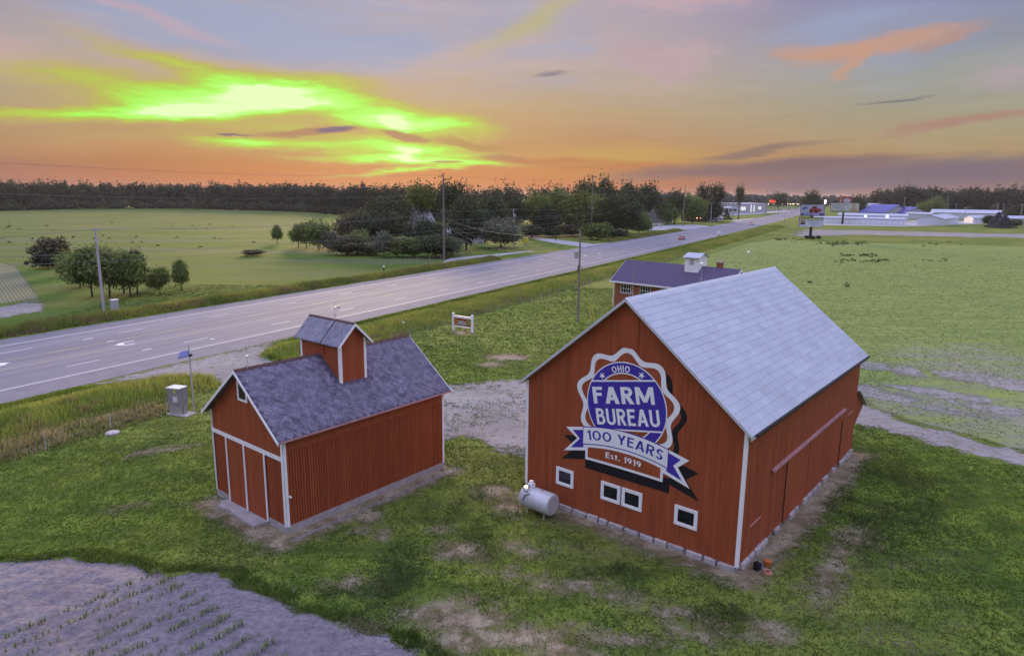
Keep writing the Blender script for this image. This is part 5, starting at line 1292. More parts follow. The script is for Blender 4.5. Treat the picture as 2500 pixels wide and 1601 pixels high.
# fuel tank
F0, Fa, Fb = BBF
def bw(u, v): q = F0+Fa*u+Fb*v; return q
c1 = bw(-1.35, 9.95)
tank = thing('fuel_tank', 'silver horizontal fuel tank with hand pump beside the painted barn', 'tank', (c1[0], c1[1], 0), pi/2-BBYAW)
m = MB(); prof = [(0, -.93), (.46, -.93), (.54, -.90), (.57, -.86), (.57, .86), (.54, .90), (.46, .93), (0, .93)]
N_ = 22; vs = []; fs = []
for rr, y in prof:
    for i in range(N_): vs.append((rr*math.cos(2*pi*i/N_), y, .80+rr*math.sin(2*pi*i/N_)))
for j in range(len(prof)-1):
    for i in range(N_): fs.append((j*N_+i, (j+1)*N_+i, (j+1)*N_+(i+1) % N_, j*N_+(i+1) % N_))
m.add(vs, fs); tb = m.build('shell', M_tank, tank, smooth=True); tb.data.polygons.foreach_set('use_smooth', [4*N_ > p.index >= 3*N_ for p in tb.data.polygons])
for x in (-.28, .28):
    for y in (-.55, .55): MB().cyl((x, y, 0), (x*.9, y, .42), .035, .035, 6).build('leg', M_tank, tank)
pm = MB().box(-.14, .14, .35, .63, 1.30, 1.58).cyl((0, .5, 1.58), (0, .5, 1.72), .13, .10, 10).cyl((0, .5, 1.2), (0, .5, 1.32), .06, .06, 8).build('pump', M_white, tank)
hp = [(-.15, .5, 1.5)]+[(-.32-.22*math.cos(a), .52+.32*math.sin(a)*.9, 1.38+.22*math.sin(a)) for a in np.linspace(-.5, 5.2, 14)]+[(-.55, .5, 1.1), (-.6, .6, .8)]
MB().tube(hp, .022, 6).build('hose', M_rubber, pm)
MB().cyl((0, -.2, 1.32), (0, -.2, 1.37), .05, .05, 8).cyl((0, .1, 1.32), (0, .1, 1.36), .04, .04, 8).build('filler_cap', M_rubber, tank)
# cans by the barn corner
g = G(1848, 1390); jug = thing('plastic_jug', 'black and blue plastic jug on the ground at the barn corner', 'jug', (g[0], g[1], 0), .6)
MB().box(-.14, .10, -.12, .12, 0, .36).build('body', M_mblack, jug); MB().box(.101, .19, -.10, .10, 0, .30).build('front', M_navy, jug); MB().cyl((-.05, 0, .36), (-.05, 0, .44), .045, .04, 8).build('cap', M_mblack, jug); MB().box(.191, .197, -.07, .07, .12, .26).build('paper_label', M_white, jug)
g = G(1873, 1381); bk_ = thing('orange_bucket', 'orange bucket standing by the barn corner', 'bucket', (g[0], g[1], 0)); bk_.scale = (.8, .8, .8)
MB().lathe([(0, 0), (.15, 0), (.20, .30), (.215, .30), (.215, .33), (.17, .36), (0, .37)], n=16).build('pail', M_orange, bk_); MB().tube([(-.21, 0, .3), (-.3, 0, .18), (-.34, .05, .3)], .012, 5).build('handle', M_rubber, bk_)
g = G(1874, 1399); bk_ = thing('orange_coil', 'pale orange ring shaped cord coil in front of the bucket', 'coil', (g[0], g[1], 0)); bk_.scale = (.85, .85, .85)
M_coral = pmat('coral_plastic', (.48, .21, .13), .6, .2, 6)
for k in range(3): MB().lathe([(.20-.02*k, 0), (.23-.02*k, .03), (.20-.02*k, .06), (.15-.02*k, .03), (.20-.02*k, 0)], (0, 0, .05*k), 18).build('loop', M_coral, bk_)
# pale concrete lids and stones
for i, (px, py, rr, lab) in enumerate([(101, 997, .5, 'pale concrete lid in the weeds left of the cabinet'), (275, 1059, .45, 'pale flat stone on the lawn left of the crib'), (985, 802, .0, '')]):
    if not lab: continue
    g = G(px, py); o = thing('flat_stone', lab, 'stone', (g[0], g[1], 0), i)
    MB().lathe([(0, .0), (rr, .0), (rr, .12), (rr*.8, .17), (0, .18)], n=9).build('slab', M_stone, o)
g = G(985, 808); o = thing('marker_lamp', 'small white ball marker on a thin stake behind the crib', 'marker', (g[0], g[1], 0)); MB().cyl((0, 0, 0), (0, 0, 1.0), .02, .02, 6).build('stake', M_metal, o); MB().ball((0, 0, 1.05), .13).build('ball', M_white, o, smooth=True)
for px, lab in ((1410, 'white bare ground patch stone at the lawn pole foot'),):
    pass
# two yellow guy guards
for i, px in enumerate((1442, 1449)):
    g = G(px+3, 786); o = thing('guy_guard', ['left', 'right'][i]+' of the two slim yellow guy wire guards by the lawn pole', 'guy guard', (g[0], g[1], 0))
    MB().cyl((0, 0, 0), (-.55, .3, 2.6), .035, .035, 6).build('sleeve', M_yel, o); MB().cyl((-.55, .3, 2.6), (-.8, .44, 3.8), .01, .01, 4).build('wire', M_wire, o)

# ------------------------------------------------------------------ brick building behind the barn
ha = rad(-43.5); A = np.array([15.05, 99.6])
hs = thing('brick_house', 'low brick building with dark purple roof and white louvred cupola', 'building', (A[0], A[1], 0), ha)
hl, hw, he, hr_ = 17.6, 7.0, 4.25, 6.75; sl_ = (hr_-he)/(hw/2); hp_ = math.atan(sl_)
MB().prism([(0, 0), (hw, 0), (hw, he-.1), (hw/2, hr_-.15), (0, he-.1)], 'x', .2, hl).build('wall', M_brick, hs)
ov = .45; ez = he-ov*sl_; og = .35
MB().slab([(-og, -ov, ez), (hl+og, -ov, ez), (hl+og, hw/2, hr_), (-og, hw/2, hr_)], (0, -math.sin(hp_), math.cos(hp_)), .1).build('roof', M_asph, hs)
MB().slab([(hl+og, hw+ov, ez), (-og, hw+ov, ez), (-og, hw/2, hr_), (hl+og, hw/2, hr_)], (0, math.sin(hp_), math.cos(hp_)), .1).build('roof', M_asph, hs)
MB().box(-og-.1, hl+og, -ov-.12, -ov-.005, ez-.22, ez-.02).build('gutter', M_white, hs)
MB().cyl((.05, -.12, 0), (.05, -.12, ez-.3), .06, .06, 8).cyl((.05, -.12, ez-.3), (-.1, -ov-.05, ez-.1), .06, .06, 8).build('downpipe', M_white, hs)
for u in (-og-.03, hl+og+.002):
    m = MB()
    for sgn in (0, 1):
        f = (lambda v: hw-v) if sgn else (lambda v: v)
        poly = [(f(-ov), ez-.26), (f(-ov), ez+.01), (hw/2, hr_+.01), (hw/2, hr_-.28)]; m.prism(poly if not sgn else poly[::-1], 'x', u, u+.03)
    m.build('rake_board', M_white, hs)
for k in range(5):
    x0 = 1.3+k*3.3; wf = trim_frame(hs, 'window', x0, x0+1.75, 2.25, 3.55, .06, -.05, .02, M_white, M_glass, axis='y')
    for x in (x0+.45, x0+.9, x0+1.3): MB().box(x-.025, x+.025, -.045, -.02, 2.31, 3.49).build('muntin', M_white, wf)
    MB().box(x0+.06, x0+1.69, -.043, -.022, 2.88, 2.93).build('muntin', M_white, wf); MB().box(x0-.06, x0+1.81, -.1, .0, 2.15, 2.25).build('sill', M_conc, wf)
cu = MB().prism([(2.3, hr_-.9), (3.5, hr_-.2), (4.7, hr_-.9), (4.7, 8.0), (3.5, 8.45), (2.3, 8.0)], 'x', 10.2, 12.3).build('cupola', M_white, hs)
for k in range(6): MB().box(10.9, 11.6, 2.27, 2.298, 6.95+k*.13, 7.03+k*.13).build('louvre', M_metal, cu)
for sgn in (-1, 1):
    MB().slab([(9.95, 3.5+sgn*1.55, 7.93), (9.95, 3.5, 8.52), (12.55, 3.5, 8.52), (12.55, 3.5+sgn*1.55, 7.93)], (0, sgn*.36, .93), .05).build('roof', M_galv, cu)
for x in (10.6, 11.3, 12.0): MB().box(x-.02, x+.02, 2.0, 3.48, 8.0, 8.02).build('seam', M_edge, cu)
ch = MB().box(14.4, 15.1, 3.4, 4.1, hr_-.5, hr_+.65).build('chimney', M_brick, hs); MB().box(14.35, 15.15, 3.35, 4.15, hr_+.65, hr_+.8).build('cap', M_conc, ch)

# ------------------------------------------------------------------ billboards
def billboard(name, label, g, an, panels, colr=.35, h0=4.7):
    o = thing(name, label, 'billboard', (g[0], g[1], 0), an)
    top = max(p[3] for p in panels); MB().cyl((0, .5, -.1), (0, .5, top-.6), colr, colr, 12).build('column', M_rubber, o)
    for (x0, x1, z0, z1, mt) in panels:
        b = MB().box(x0, x1, -.2, .25, z0, z1).build('panel', mt, o); MB().box(x0-.5, x1+.4, -1.0, -.21, z0-.22, z0-.14).build('catwalk', M_rubber, b)
        MB().box(x0-.12, x0-.002, -.22, .25, z0, z1).box(x1+.002, x1+.12, -.22, .25, z0, z1).build('frame', M_purple, b)
    return o
def onboard(b, pts, z, mat, name, k): 
    return MB().prism(pts, 'y', -.202-.004*k, -.2005-.004*k).build(name, mat, b)
g = G(1979, 583)
M_bb1 = pmat('poster_blue', (.34, .36, .50), .6, .25, .4); M_bb2 = pmat('poster_white', (.62, .66, .78), .6, .06, .6); M_bb3 = pmat('poster_aqua', (.42, .50, .48), .6, .25, .3, c2=(.50, .56, .46))
M_prt = pmat('poster_red', (.30, .05, .06), .6, .2, 2); M_skin = pmat('poster_skin', (.42, .30, .24), .6, .1, 2); M_lime = pmat('poster_lime', (.42, .48, .04), .6, .05, 2)
b1 = billboard('double_billboard', 'two storey billboard on a dark post in the right field', g, rad(3), [(-5.0, 4.45, 9.15, 13.5, M_bb1), (-5.3, 4.25, 4.75, 8.55, M_bb2)], .55)
up = [c for c in b1.children if c.name.startswith('panel')]
up.sort(key=lambda c: -c.data.vertices[6].co.z); U, Lw = up[0], up[1]
onboard(U, [(-4.95, 9.2), (4.4, 9.2), (4.4, 10.15), (-4.95, 10.15)], 0, M_navy, 'printed_strip', 1)
onboard(U, [(-1.6, 10.5), (1.2, 10.35), (3.4, 10.9), (3.2, 11.9), (1.6, 12.1), (1.2, 12.8), (-.4, 12.9), (-1.0, 12.0), (-1.9, 11.6)], 0, M_prt, 'printed_car', 1)
onboard(U, [(-.3, 12.1), (.9, 12.05), (.8, 12.6), (-.1, 12.65)], 0, M_mblack, 'printed_window', 2)
for cx in (-.9, 1.1): onboard(U, [(cx+.5*math.cos(a), 10.9+.55*math.sin(a)) for a in np.linspace(0, 6.28, 14)[:-1]], 0, M_mblack, 'printed_wheel', 3)
onboard(U, [(-4.5, 12.3), (-2.6, 12.6), (-2.7, 12.0), (-4.4, 11.6)], 0, M_navy, 'printed_script', 1)
for x0, x1 in ((-3.9, -2.6), (-2.3, -1.2), (-.6, 2.6)): onboard(U, [(x0, 9.5), (x1, 9.5), (x1, 9.85), (x0, 9.85)], 0, M_bb2, 'printed_words', 2)
onboard(Lw, [(-5.25, 7.85), (4.2, 7.85), (4.2, 8.5), (-5.25, 8.5)], 0, M_lime, 'printed_strip', 1)
onboard(Lw, [(-5.0, 5.7), (-2.9, 5.7), (-2.9, 7.7), (-5.0, 7.7)], 0, M_skin, 'printed_portrait', 1)
onboard(Lw, [(-5.0, 5.7), (-2.9, 5.7), (-3.1, 6.25), (-3.8, 6.5), (-4.7, 6.3)], 0, M_mblack, 'printed_coat', 2)
for x0, x1, z, hh in ((-2.2, 3.8, 7.1, .4), (-1.4, 2.8, 6.2, .28), (-.6, 2.0, 5.7, .2), (0, 1.2, 5.1, .3)): onboard(Lw, [(x0, z), (x1, z), (x1, z+hh), (x0, z+hh)], 0, M_bb1, 'printed_words', 1)
for i in range(3):
    q = G(1970+i*14, 584+i % 2); o = thing('bush', ['left dark shrub at the foot of the double billboard', 'middle shrub at the foot of the double billboard', 'right low shrub at the foot of the double billboard'][i], 'bush', (q[0], q[1], 0), group='shrubs under the billboard'); c_ = link('crown', PROTO['bush1'][0], None, o, sc=(2.4, 2.4, 1.6)); c_.material_slots[0].link = 'OBJECT'; c_.material_slots[0].material = LEAF['dark']
g = G(2057, 547)
b2 = billboard('mall_billboard', 'pale aqua mall billboard standing before the storage sheds', g, rad(4), [(-8.8, 9.6, 7.4, 13.1, M_bb3)], .6)
U = [c for c in b2.children if c.name.startswith('panel')][0]
def words(b, s, x0, x1, z0, z1, mat, k):
    m = MB()
    for i, (V, F, _k) in enumerate(textfit(s, x0, x1, z0, z1)): m.add([(x, -.205-.004*k-.0004*i, z) for x, z in V], F)
    m.build('lettering', mat, b)
M_teal = pmat('poster_teal', (.16, .26, .26), .6, .1, 2)
words(U, 'SANDUSKY', -8.2, 2.4, 11.4, 12.6, M_teal, 1); words(U, 'MALL', -6.2, -.2, 9.6, 10.9, M_teal, 1)
onboard(U, [(3.6, 8.0), (8.6, 7.7), (8.8, 9.6), (7.4, 10.2), (7.2, 12.9), (4.6, 12.9), (4.8, 10.0), (3.4, 9.4)], 0, M_sand, 'printed_figure', 1); onboard(U, [(-8.6, 7.6), (9.2, 7.6), (9.2, 8.2), (-8.6, 8.5)], 0, M_sgrn, 'printed_hedge', 2)

# ------------------------------------------------------------------ far buildings
def shed(name, label, A, B, dep, h, rh, wall, roof, doors=0, doormat=None, side_doors=0, cat='building', group=None, gable_front=False, over=.4, winrow=0):
    A, B = np.array(A), np.array(B); d = B-A; an = math.atan2(d[1], d[0]); ln = np.hypot(*d)
    o = thing(name, label, cat, (A[0], A[1], 0), an, group)
    if gable_front:
        MB().prism([(0, 0), (ln, 0), (ln, h), (ln/2, rh-.1), (0, h)], 'y', 0, dep).build('wall', wall, o)
        for sgn in (-1, 1):
            xe = ln/2+sgn*(ln/2+over); q = math.atan2(rh-h, ln/2)
            MB().slab([(xe, -over, h-over*math.tan(q)+.12), (ln/2, -over, rh+.12), (ln/2, dep+over, rh+.12), (xe, dep+over, h-over*math.tan(q)+.12)], (sgn*math.sin(q), 0, math.cos(q)), .15).build('roof', roof, o)
    else:
        MB().prism([(0, 0), (dep, 0), (dep, h), (dep/2, rh-.1), (0, h)], 'x', 0, ln).build('wall', wall, o)
        for sgn in (-1, 1):
            ye = dep/2+sgn*(dep/2+over); q = math.atan2(rh-h, dep/2)
            MB().slab([(-over, ye, h-over*math.tan(q)+.12), (-over, dep/2, rh+.12), (ln+over, dep/2, rh+.12), (ln+over, ye, h-over*math.tan(q)+.12)], (0, sgn*math.sin(q), math.cos(q)), .15).build('roof', roof, o)
    for i in range(doors):
        x = ln*(i+.5)/doors; w_ = ln/doors*.42; MB().box(x-w_, x+w_, -.09, -.01, .05, h*.80).build('door', doormat, o)
    for i in range(side_doors):
        y = dep*(i+.5)/side_doors; w_ = dep/side_doors*.30; MB().box(ln+.01, ln+.09, y-w_, y+w_, .05, h*.80).build('door', doormat, o)
    for i in range(winrow):
        x = ln*(i+.5)/winrow; w_ = ln/winrow*.28; MB().box(x-w_, x+w_, -.09, -.01, h*.42, h*.8).build('window', M_glass, o)
    return o
M_wsteel = pmat('white_steel', (.62, .63, .70), .5, .05, .3); M_wdoor = pmat('white_door', (.74, .77, .84), .5, .04, .5); M_groof = pmat('grey_roof', (.44, .46, .56), .6, .08, .3); M_blue = pmat('blue_roof', (.10, .10, .34), .6, .1, .2)
M_gwall = pmat('grey_block', (.24, .21, .24), .8, .1, .5); M_hwhite = pmat('white_siding', (.42, .42, .46), .7, .05, 1); M_brown = pmat('brown_siding', (.09, .045, .03), .8, .1, 1)
shed('storage_shed', 'long low white storage shed with square panel doors behind the billboards', G(1985, 544), G(2206, 550), 9, 3.5, 4.3, M_wsteel, M_groof, doors=17, doormat=M_wdoor)
shed('storage_shed', 'white gable fronted storage shed with a row of side doors', G(2238, 549), G(2304, 551), 60, 4.0, 6.2, M_wsteel, M_groof, side_doors=18, doormat=M_wdoor, gable_front=True)
shed('storage_shed', 'second white shed row just behind the long low shed', G(2045, 537), G(2215, 541), 14, 3.8, 5.2, M_wsteel, M_groof)
shed('storage_shed', 'wide pale shed behind the gable fronted storage shed', G(2270, 533), G(2440, 537), 24, 5.0, 7.5, M_wsteel, M_groof)
shed('storage_shed', 'low white shed at the right frame edge behind the spruces', G(2375, 545), G(2530, 547), 12, 3.6, 5.2, M_wsteel, M_groof)
shed('storage_shed', 'small white shed between the two long storage rows', G(2208, 534), G(2272, 536), 10, 4.2, 5.4, M_wsteel, M_groof)
shed('store_building', 'low store with broad royal blue roof behind the storage sheds', G(2098, 529), G(2160, 531), 40, 4.5, 11.0, M_hwhite, M_blue, over=1)
shed('store_building', 'second blue roofed wing right of the broad blue roof', G(2152, 529), G(2204, 531), 30, 4.2, 9.0, M_hwhite, M_blue, over=1)
shed('store_building', 'pale gable house left behind the blue roofed store', G(2098, 522), G(2124, 523), 20, 6, 11, M_hwhite, M_hwhite)
shed('warehouse', 'plain grey block warehouse right of the dense tree belt', G(1583, 543), G(1640, 543), 24, 12.5, 12.9, M_gwall, M_groof)
shed('warehouse', 'lower pale annex left of the grey block warehouse', G(1535, 546), G(1583, 546), 14, 6, 6.6, M_hwhite, M_groof)
shed('lit_shed', 'brown shed lit by three warm lamps beside the far road', G(1680, 541), G(1726, 541), 10, 4.5, 6.5, M_brown, M_rubber)
M_lamp = pmat('warm_lamp', (1, .7, .3), .5, 0, emit=(1, .55, .2, 3)); M_lampw = pmat('white_lamp', (1, 1, .9), .5, 0, emit=(1, .97, .85, 4)); M_lampy = pmat('yellow_lamp', (1, .9, .5), .5, 0, emit=(1, .85, .45, 2.5)); M_lampr = pmat('red_lamp', (1, .1, .05), .5, 0, emit=(1, .10, .06, 1.0)); M_lit = pmat('lit_window', (1, .95, .8), .5, 0, emit=(.9, .95, .8, .45))
for i, px in enumerate((1692, 1701, 1710)):
    g = G(px, 542); o = thing('wall_lamp', ['left', 'middle', 'right'][i]+' of the three warm lamps on the brown shed', 'lamp', (g[0], g[1], 2.9), group='lamps on the brown shed'); MB().lathe([(.1, .0), (.45, -.5), (.38, -.6), (0, -.62)], n=8).build('lamp_shade', M_lamp, o); MB().cyl((0, 0, 0), (0, .8, .2), .06, .06, 5).build('bracket', M_rubber, o)
shed('white_tents', 'low white canopy row right of the brown shed', G(1724, 541), G(1765, 540), 6, 2.2, 4.2, M_hwhite, M_hwhite)
de = shed('dealership', 'pale flat roofed car dealership with lit windows', G(1800, 521), G(1872, 519), 40, 9.5, 10.2, M_hwhite, M_groof, winrow=0)
ln = np.hypot(*(G(1872, 519)-G(1800, 521)))
for x0, x1, z0, z1 in ((.1, .25, 3, 6.5), (.42, .45, 1, 8.5), (.52, .55, 1, 8.0), (.68, .78, 3.5, 6.5)): MB().box(ln*x0, ln*x1, -.3, -.05, z0, z1).build('lit_window', M_lit, de)
shed('dealership', 'low lit sales lot building left of the car dealership', G(1753, 524), G(1800, 522), 24, 6, 7, M_hwhite, M_groof, winrow=4)
A = G(1008, 594); B = G(1046, 591)
shed('farmhouse', 'white farmhouse roof showing between the dark yard trees', A+np.array([0, 22]), B+np.array([0, 20]), 9, 6.2, 11.5, M_gwall, M_hwhite, winrow=2)
shed('farmhouse', 'small white porch building behind the stout trunk tree', G(1150, 595), G(1182, 594), 7, 4.5, 6.5, M_hwhite, M_hwhite, winrow=2)
shed('yard_shed', 'low white outbuilding just right of the tall yard pole', G(1086, 604), G(1114, 604), 6, 4.2, 5.4, M_hwhite, M_hwhite)
# signs and lamps far off
def polesign(name, label, px, by, ty, w_, h_, mat, pm=M_metal, oval=True):
    g = G(px, by); z = ZAT(px, ty, g[1]); o = thing(name, label, 'sign', (g[0], g[1], 0))
    MB().cyl((0, 0, 0), (0, 0, z-h_/2), .3, .3, 8).build('post', pm, o)
    pts = [(w_/2*math.copysign(abs(math.cos(a))**.6, math.cos(a)), z+h_/2*math.copysign(abs(math.sin(a))**.6, math.sin(a))) for a in np.linspace(0, 2*pi, 25)[:-1]] if oval else [(-w_/2, z-h_/2), (w_/2, z-h_/2), (w_/2, z+h_/2), (-w_/2, z+h_/2)]
    return MB().prism(pts, 'y', -.5, .5).build('panel', mat, o), z
polesign('lit_sign', 'glowing red oval sign on a pole at the dealership lot', 1885, 516, 491, 8, 3.6, M_lampr)
b_, z = polesign('red_sign', 'red sign with pale oval face behind the mall billboard', 2063, 528, 489, 10.5, 6.8, M_prt, oval=False)
MB().prism([(3.4*math.cos(a), z-.4+2.2*math.sin(a)) for a in np.linspace(0, 2*pi, 21)[:-1]], 'y', -.7, -.52).build('oval_face', M_hwhite, b_)
polesign('lit_sign', 'bright white narrow lit sign far down the road', 2013, 514, 493, 2.0, 5.0, M_lampw)
polesign('road_sign', 'small yellow diamond road sign on the near verge', 1914, 545, 535, 1.0, 1.0, M_yel, oval=False)
polesign('yellow_sign', 'square yellow yard sign hanging by the silver leaved tree', 1283, 599, 587, 1.9, 1.6, M_yel, oval=False)
polesign('road_sign', 'white road sign on two posts on the near verge', 1754, 578, 568, 1.0, 1.1, M_white, oval=False)
g = G(1582, 545); o = thing('wall_lamp', 'bright lamp on the corner of the grey warehouse', 'lamp', (g[0], g[1]-2, ZAT(1582, 509, g[1]))); MB().ball((0, 0, 0), .55).build('bulb', M_lampw, o); MB().cyl((0, 0, .2), (0, 1.8, .4), .08, .08, 5).build('bracket', M_metal, o)
for i, px in enumerate((2119, 2172)):
    g = G(px, 549); o = thing('flood_lamp', ['left', 'right'][i]+' of the two bright flood lamps over the long low shed', 'lamp', (g[0], g[1]+4, ZAT(px, 528, g[1]+4)), group='flood lamps on the storage rows'); MB().ball((0, 0, 0), .75, sq=(1, .8, .8)).build('bulb', M_lampw, o); MB().cyl((0, .3, 0), (0, .3, -2.0), .12, .12, 6).build('post', M_metal, o)
lp = ['first', 'second', 'third', 'fourth', 'fifth', 'sixth', 'seventh', 'eighth', 'ninth', 'tenth', 'eleventh', 'twelfth']
for i, px in enumerate((1875, 1889, 1895, 1901, 1908, 1922, 1928, 1933, 1937, 1945, 1949)):
    g = G(px, 513.5); z = ZAT(px, 499, g[1]); o = thing('lot_lamp', '%s lit lamp post from the left along the dealership lot' % lp[i], 'lamp post', (g[0], g[1], 0), group='lamp posts of the dealership lot')
    MB().cyl((0, 0, 0), (0, 0, z), .28, .28, 6).build('post', M_hwhite, o); MB().box(-.45, .45, -.4, .4, z, z+1.0).build('lamp_head', M_lampy, o)
# thin light poles round the storage yard
for px, ty, by, lab in ((2496, 502, 559, 'near pale pole at the right frame edge'), (2490, 498, 541, 'pale pole just behind the right edge pole'), (2431, 495, 535, 'pole behind the two bluish spruces'), (2446, 497, 533, 'thin pole right of the bluish spruces'), (2331, 496, 531, 'pole behind the wide pale shed'), (2309, 478, 529, 'tall leaning pole behind the wide pale shed'), (2204, 481, 530, 'tall pole right of the blue roofs'), (2218, 502, 541, 'pale lamp pole between the two storage rows'), (2354, 505, 536, 'short pole over the wide pale shed'), (1960, 468, 521, 'thin hazy pole right of the round tree'), (1921, 462, 517, 'hazy tall pole at the end of the road')):
    g = G(px, by); pole('light_pole', lab, g, ZAT(px, ty, g[1]), M_palew, .22, arms=((ZAT(px, ty, g[1])-.8, 2.2),), group='poles round the storage yard')

# ------------------------------------------------------------------ cars
def carmeshes():
    prof = [(-2.2, .35), (-2.25, .75), (-2.1, .92), (-1.5, .98), (1.0, .95), (1.75, .84), (2.2, .70), (2.25, .40), (2.1, .30), (-2.1, .28)]
    b = MB().prism([(x, z) for x, z in prof], 'y', -.88, .88).mesh('body')
    cp = [(-1.75, .95), (-1.2, 1.42), (.15, 1.45), (.95, .93)]
    m = MB(); k = .80; m.add([(x, -.84 if i in (0, 3) else -.68, z) for i, (x, z) in enumerate(cp)]+[(x, .84 if i in (0, 3) else .68, z) for i, (x, z) in enumerate(cp)], [(0, 1, 2, 3), (7, 6, 5, 4), (1, 5, 6, 2)])
    roofm = m.mesh('cabin')
    gl = MB().add([(-1.76, -.74, .97), (-1.76, .74, .97), (-1.24, .6, 1.38), (-1.24, -.6, 1.38)], [(0, 1, 2, 3)]).add([(.97, -.74, .96), (.97, .74, .96), (.2, .6, 1.41), (.2, -.6, 1.41)], [(3, 2, 1, 0)])
    for s_ in (-1, 1): gl.add([(-1.4, s_*.83, 1.0), (.6, s_*.83, 1.0), (.05, s_*.715, 1.36), (-1.1, s_*.715, 1.36)], [(0, 1, 2, 3)])
    wh = MB().cyl((0, -.11, 0), (0, .11, 0), .32, .32, 14).mesh('wheel')
    return b, roofm, gl.mesh('windows'), wh
CM = carmeshes()
def car(label, g, heading, paint, group=None, head=False, tail=None, sc=1.0, detail=True):
    o = thing('car', label, 'car', (g[0], g[1], .02), heading, group); o.scale = (sc, sc, sc)
    b = link('body', CM[0], None, o); b.data.materials.append(paint) if len(b.data.materials) == 0 else None
    b.material_slots[0].link = 'OBJECT'; b.material_slots[0].material = paint
    c = link('cabin', CM[1], None, o); c.data.materials.append(paint) if len(c.data.materials) == 0 else None
    c.material_slots[0].link = 'OBJECT'; c.material_slots[0].material = paint
    link('windows', CM[2], M_glass, o)
    for x in (-1.4, 1.4):
        for y in (-.8, .8): link('wheel', CM[3], M_rubber, o, (x, y, .32))
    if detail:
        for y in (-.62, .62):
            MB().box(2.2, 2.27, y-.2, y+.2, .56, .72).build('headlight', M_lampy if head else M_cabtop, o)
            MB().box(-2.28, -2.2, y-.22, y+.22, .62, .86).build('tail_light', M_lampr if tail else M_prt, o)
    return o
def onroad(o, px):
    lo, hi = 20., 1500.
    for _ in range(50):
        s = (lo+hi)/2; q = R(s, o); c, sn = math.cos(PITCH), math.sin(PITCH); dd = q[1]*c+CAMH*sn; up = q[1]*sn-CAMH*c
        x = 1250+FPX*q[0]/dd+FPX*up/dd*math.sin(ROLL)
        if x < px: lo = s
        else: hi = s
    return R(lo, o)
M_cred = pmat('car_red', (.40, .20, .19), .35, .05, 2, spec=.5); M_cwhite = pmat('car_white', (.66, .64, .68), .35, .05, 2, spec=.5); M_cgrey = pmat('car_grey', (.12, .12, .15), .35, .05, 2, spec=.5); M_cblue = pmat('car_blue', (.06, .06, .22), .35, .05, 2, spec=.5)
hd = pi/2-TH
car('red car with lit tail lights driving away on the road', onroad(-5.49, 1664), hd, M_cred, tail=True)
car('white car driving away farther down the road', onroad(-5.49, 1834), hd, M_cwhite, tail=True)
car('oncoming car with yellow headlights in front of the billboards', onroad(-12.8, 1932), hd+pi, M_cgrey, head=True)
car('second oncoming car with headlights behind the first', onroad(-16.5, 1941), hd+pi, M_cgrey, head=True)
for i, (px, py, mt, lab) in enumerate([(1583, 551, M_cwhite, 'left white car parked before the warehouse'), (1595, 551, M_cwhite, 'middle white car parked before the warehouse'), (1608, 551, M_cwhite, 'right white car parked before the warehouse')]):
    car(lab, G(px, py), .3, mt, 'cars parked before the warehouse', detail=False, sc=1.1)
cl = ['white', 'grey', 'white', 'white', 'dark blue', 'white', 'white', 'grey', 'white', 'dark blue', 'white', 'white', 'grey', 'white', 'white', 'white']
for i in range(16):
    px = 1842+i*7.0+random.uniform(-1.5, 1.5); mt = {'white': M_cwhite, 'grey': M_cgrey, 'dark blue': M_cblue}[cl[i]]
    car('%s sale car, number %s from the left, on the dealership lot' % (cl[i], ['one', 'two', 'three', 'four', 'five', 'six', 'seven', 'eight', 'nine', 'ten', 'eleven', 'twelve', 'thirteen', 'fourteen', 'fifteen', 'sixteen'][i]), G(px, 515.0-.12*i), random.choice([.2, 1.7, -1.4]), mt, 'sale cars on the dealership lot', detail=False, sc=1.15)
# paved yards and drives across the road
def yard(name, px, z, mat): 
    P = Gs(px); o = MB().add([(q[0], q[1], z) for q in P], [tuple(range(len(P)))]).build(name, mat); tag(o, kind='structure')
M_pave = pmat('pale_paving', (.34, .33, .36), .85, .12, .15)
yard('driveway', [(1280, 580), (1300, 578), (1385, 588), (1448, 596), (1500, 592), (1480, 602), (1430, 604), (1370, 596)], .011, M_pave)
yard('parking_lot', [(1560, 556), (1640, 549), (1700, 549), (1740, 553), (1700, 560), (1640, 562), (1580, 562)], .011, M_pave)
yard('parking_lot', [(1760, 523), (1850, 517), (1960, 511), (1968, 513.5), (1850, 523), (1770, 527)], .011, M_pave)
yard('driveway', [(1780, 538), (1850, 532), (1860, 534), (1800, 542)], .011, M_pave)
yard('storage_yard', [(1990, 549), (2206, 553), (2240, 552), (2400, 546), (2390, 540), (2200, 538), (1985, 539)], .011, M_pave)
yard('driveway', [(1080, 640), (1100, 630), (1300, 612), (1304, 613.5), (1140, 634), (1100, 645)], .011, M_pave)
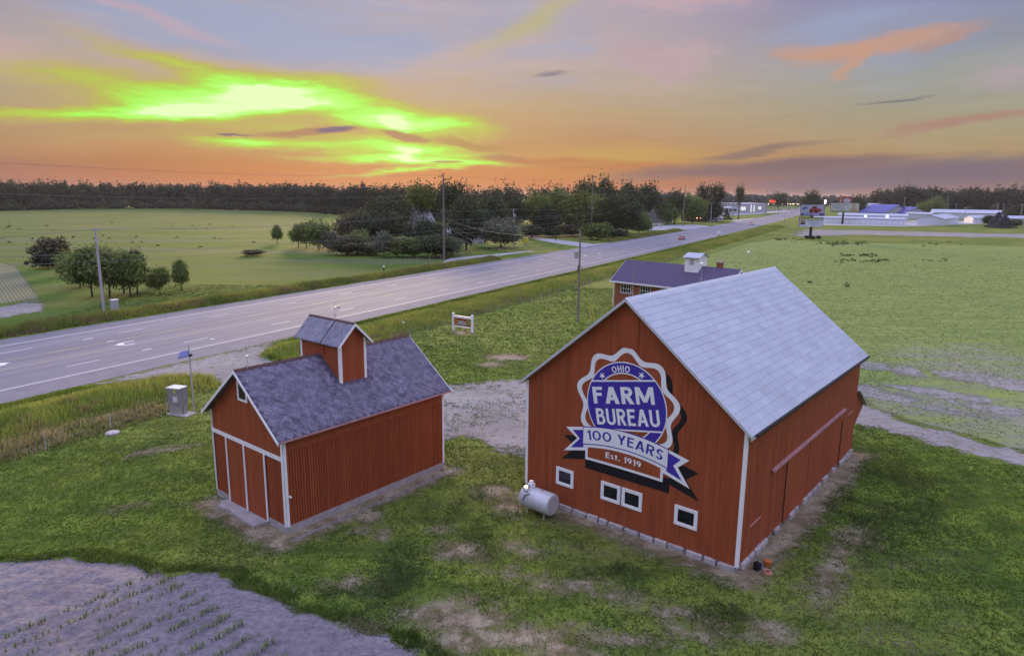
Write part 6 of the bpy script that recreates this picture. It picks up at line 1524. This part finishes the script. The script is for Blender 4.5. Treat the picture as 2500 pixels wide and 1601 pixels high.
# small roadside things
g = G(1118, 642); o = thing('culvert_pipe', 'white culvert pipe end by the far ditch', 'pipe', (g[0], g[1], 0), hd); MB().cyl((-1.2, 0, .3), (1.2, 0, .3), .35, .35, 12).build('pipe', M_white, o)
g = G(937, 661); o = thing('marker_post', 'white topped black marker post by the far ditch', 'post', (g[0], g[1], 0)); MB().cyl((0, 0, 0), (0, 0, .7), .13, .13, 8).build('base', M_rubber, o); MB().lathe([(.17, .7), (.17, 1.0), (.1, 1.15), (0, 1.2)], n=8).build('cap', M_white, o)
for i, (px, py, lab) in enumerate([(1254, 607, 'mailbox post nearest the silver leaved tree'), (1233, 607, 'mailbox post under the silver leaved tree'), (1357, 594, 'dark mailbox by the driveway')]):
    g = G(px, py); o = thing('mailbox', lab, 'mailbox', (g[0], g[1], 0), hd, 'mailboxes across the road'); MB().box(-.06, .06, -.06, .06, 0, 1.1).build('post', M_palew, o); MB().box(-.3, .3, -.12, .12, 1.1, 1.4).build('box', [M_white, M_rubber, M_rubber][i], o)
for i, (px, py) in enumerate(((1493, 575), (1507, 572), (1521, 571))):
    g = G(px, py); o = thing('hive_box', ['left', 'middle', 'right'][i]+' white box on the bank below the dense tree belt', 'box', (g[0], g[1], 0), hd, 'white boxes on the bank'); MB().box(-1.1, 1.1, -.5, .5, .2, 1.2).build('box', M_white, o); MB().box(-1.2, 1.2, -.6, .6, 1.2, 1.3).build('lid', M_hwhite, o)
g = G(253, 768); o = thing('equipment_box', 'small pale box beside the grove pole foot', 'box', (g[0]+1.3, g[1]+.5, 0), hd); MB().box(-.4, .4, -.3, .3, 0, 1.9).build('box', M_palew, o); MB().box(-.44, .44, -.34, .34, 1.9, 1.98).build('lid', M_white, o)
g = G(250, 775); o = thing('riprap', 'grey rock pile at the foot of the grove pole', 'rocks', (g[0], g[1], 0))
for k in range(14): MB().ball((random.uniform(-1.0, 1.0), random.uniform(-2.2, 1.0), random.uniform(.0, .25)), random.uniform(.25, .42), 6, 4, (1, .9, .7)).build('rock', M_stone, o)

# ------------------------------------------------------------------ evening haze
hz = MB().box(-5100, 5100, -400, 9100, -1.0, 45.0).build('haze', None)
tag(hz, 'thin evening haze lying over the flat land', 'haze', kind='stuff')
mh = bpy.data.materials.new('haze'); mh.use_nodes = True; th_ = NT(mh.node_tree); th_.n.clear()
pv = th_.new('ShaderNodeVolumePrincipled'); pv.inputs['Color'].default_value = (.80, .78, .86, 1); pv.inputs['Density'].default_value = .000065; pv.inputs['Anisotropy'].default_value = .2
th_.l.new(pv.outputs[0], th_.new('ShaderNodeOutputMaterial').inputs['Volume']); hz.data.materials.append(mh)
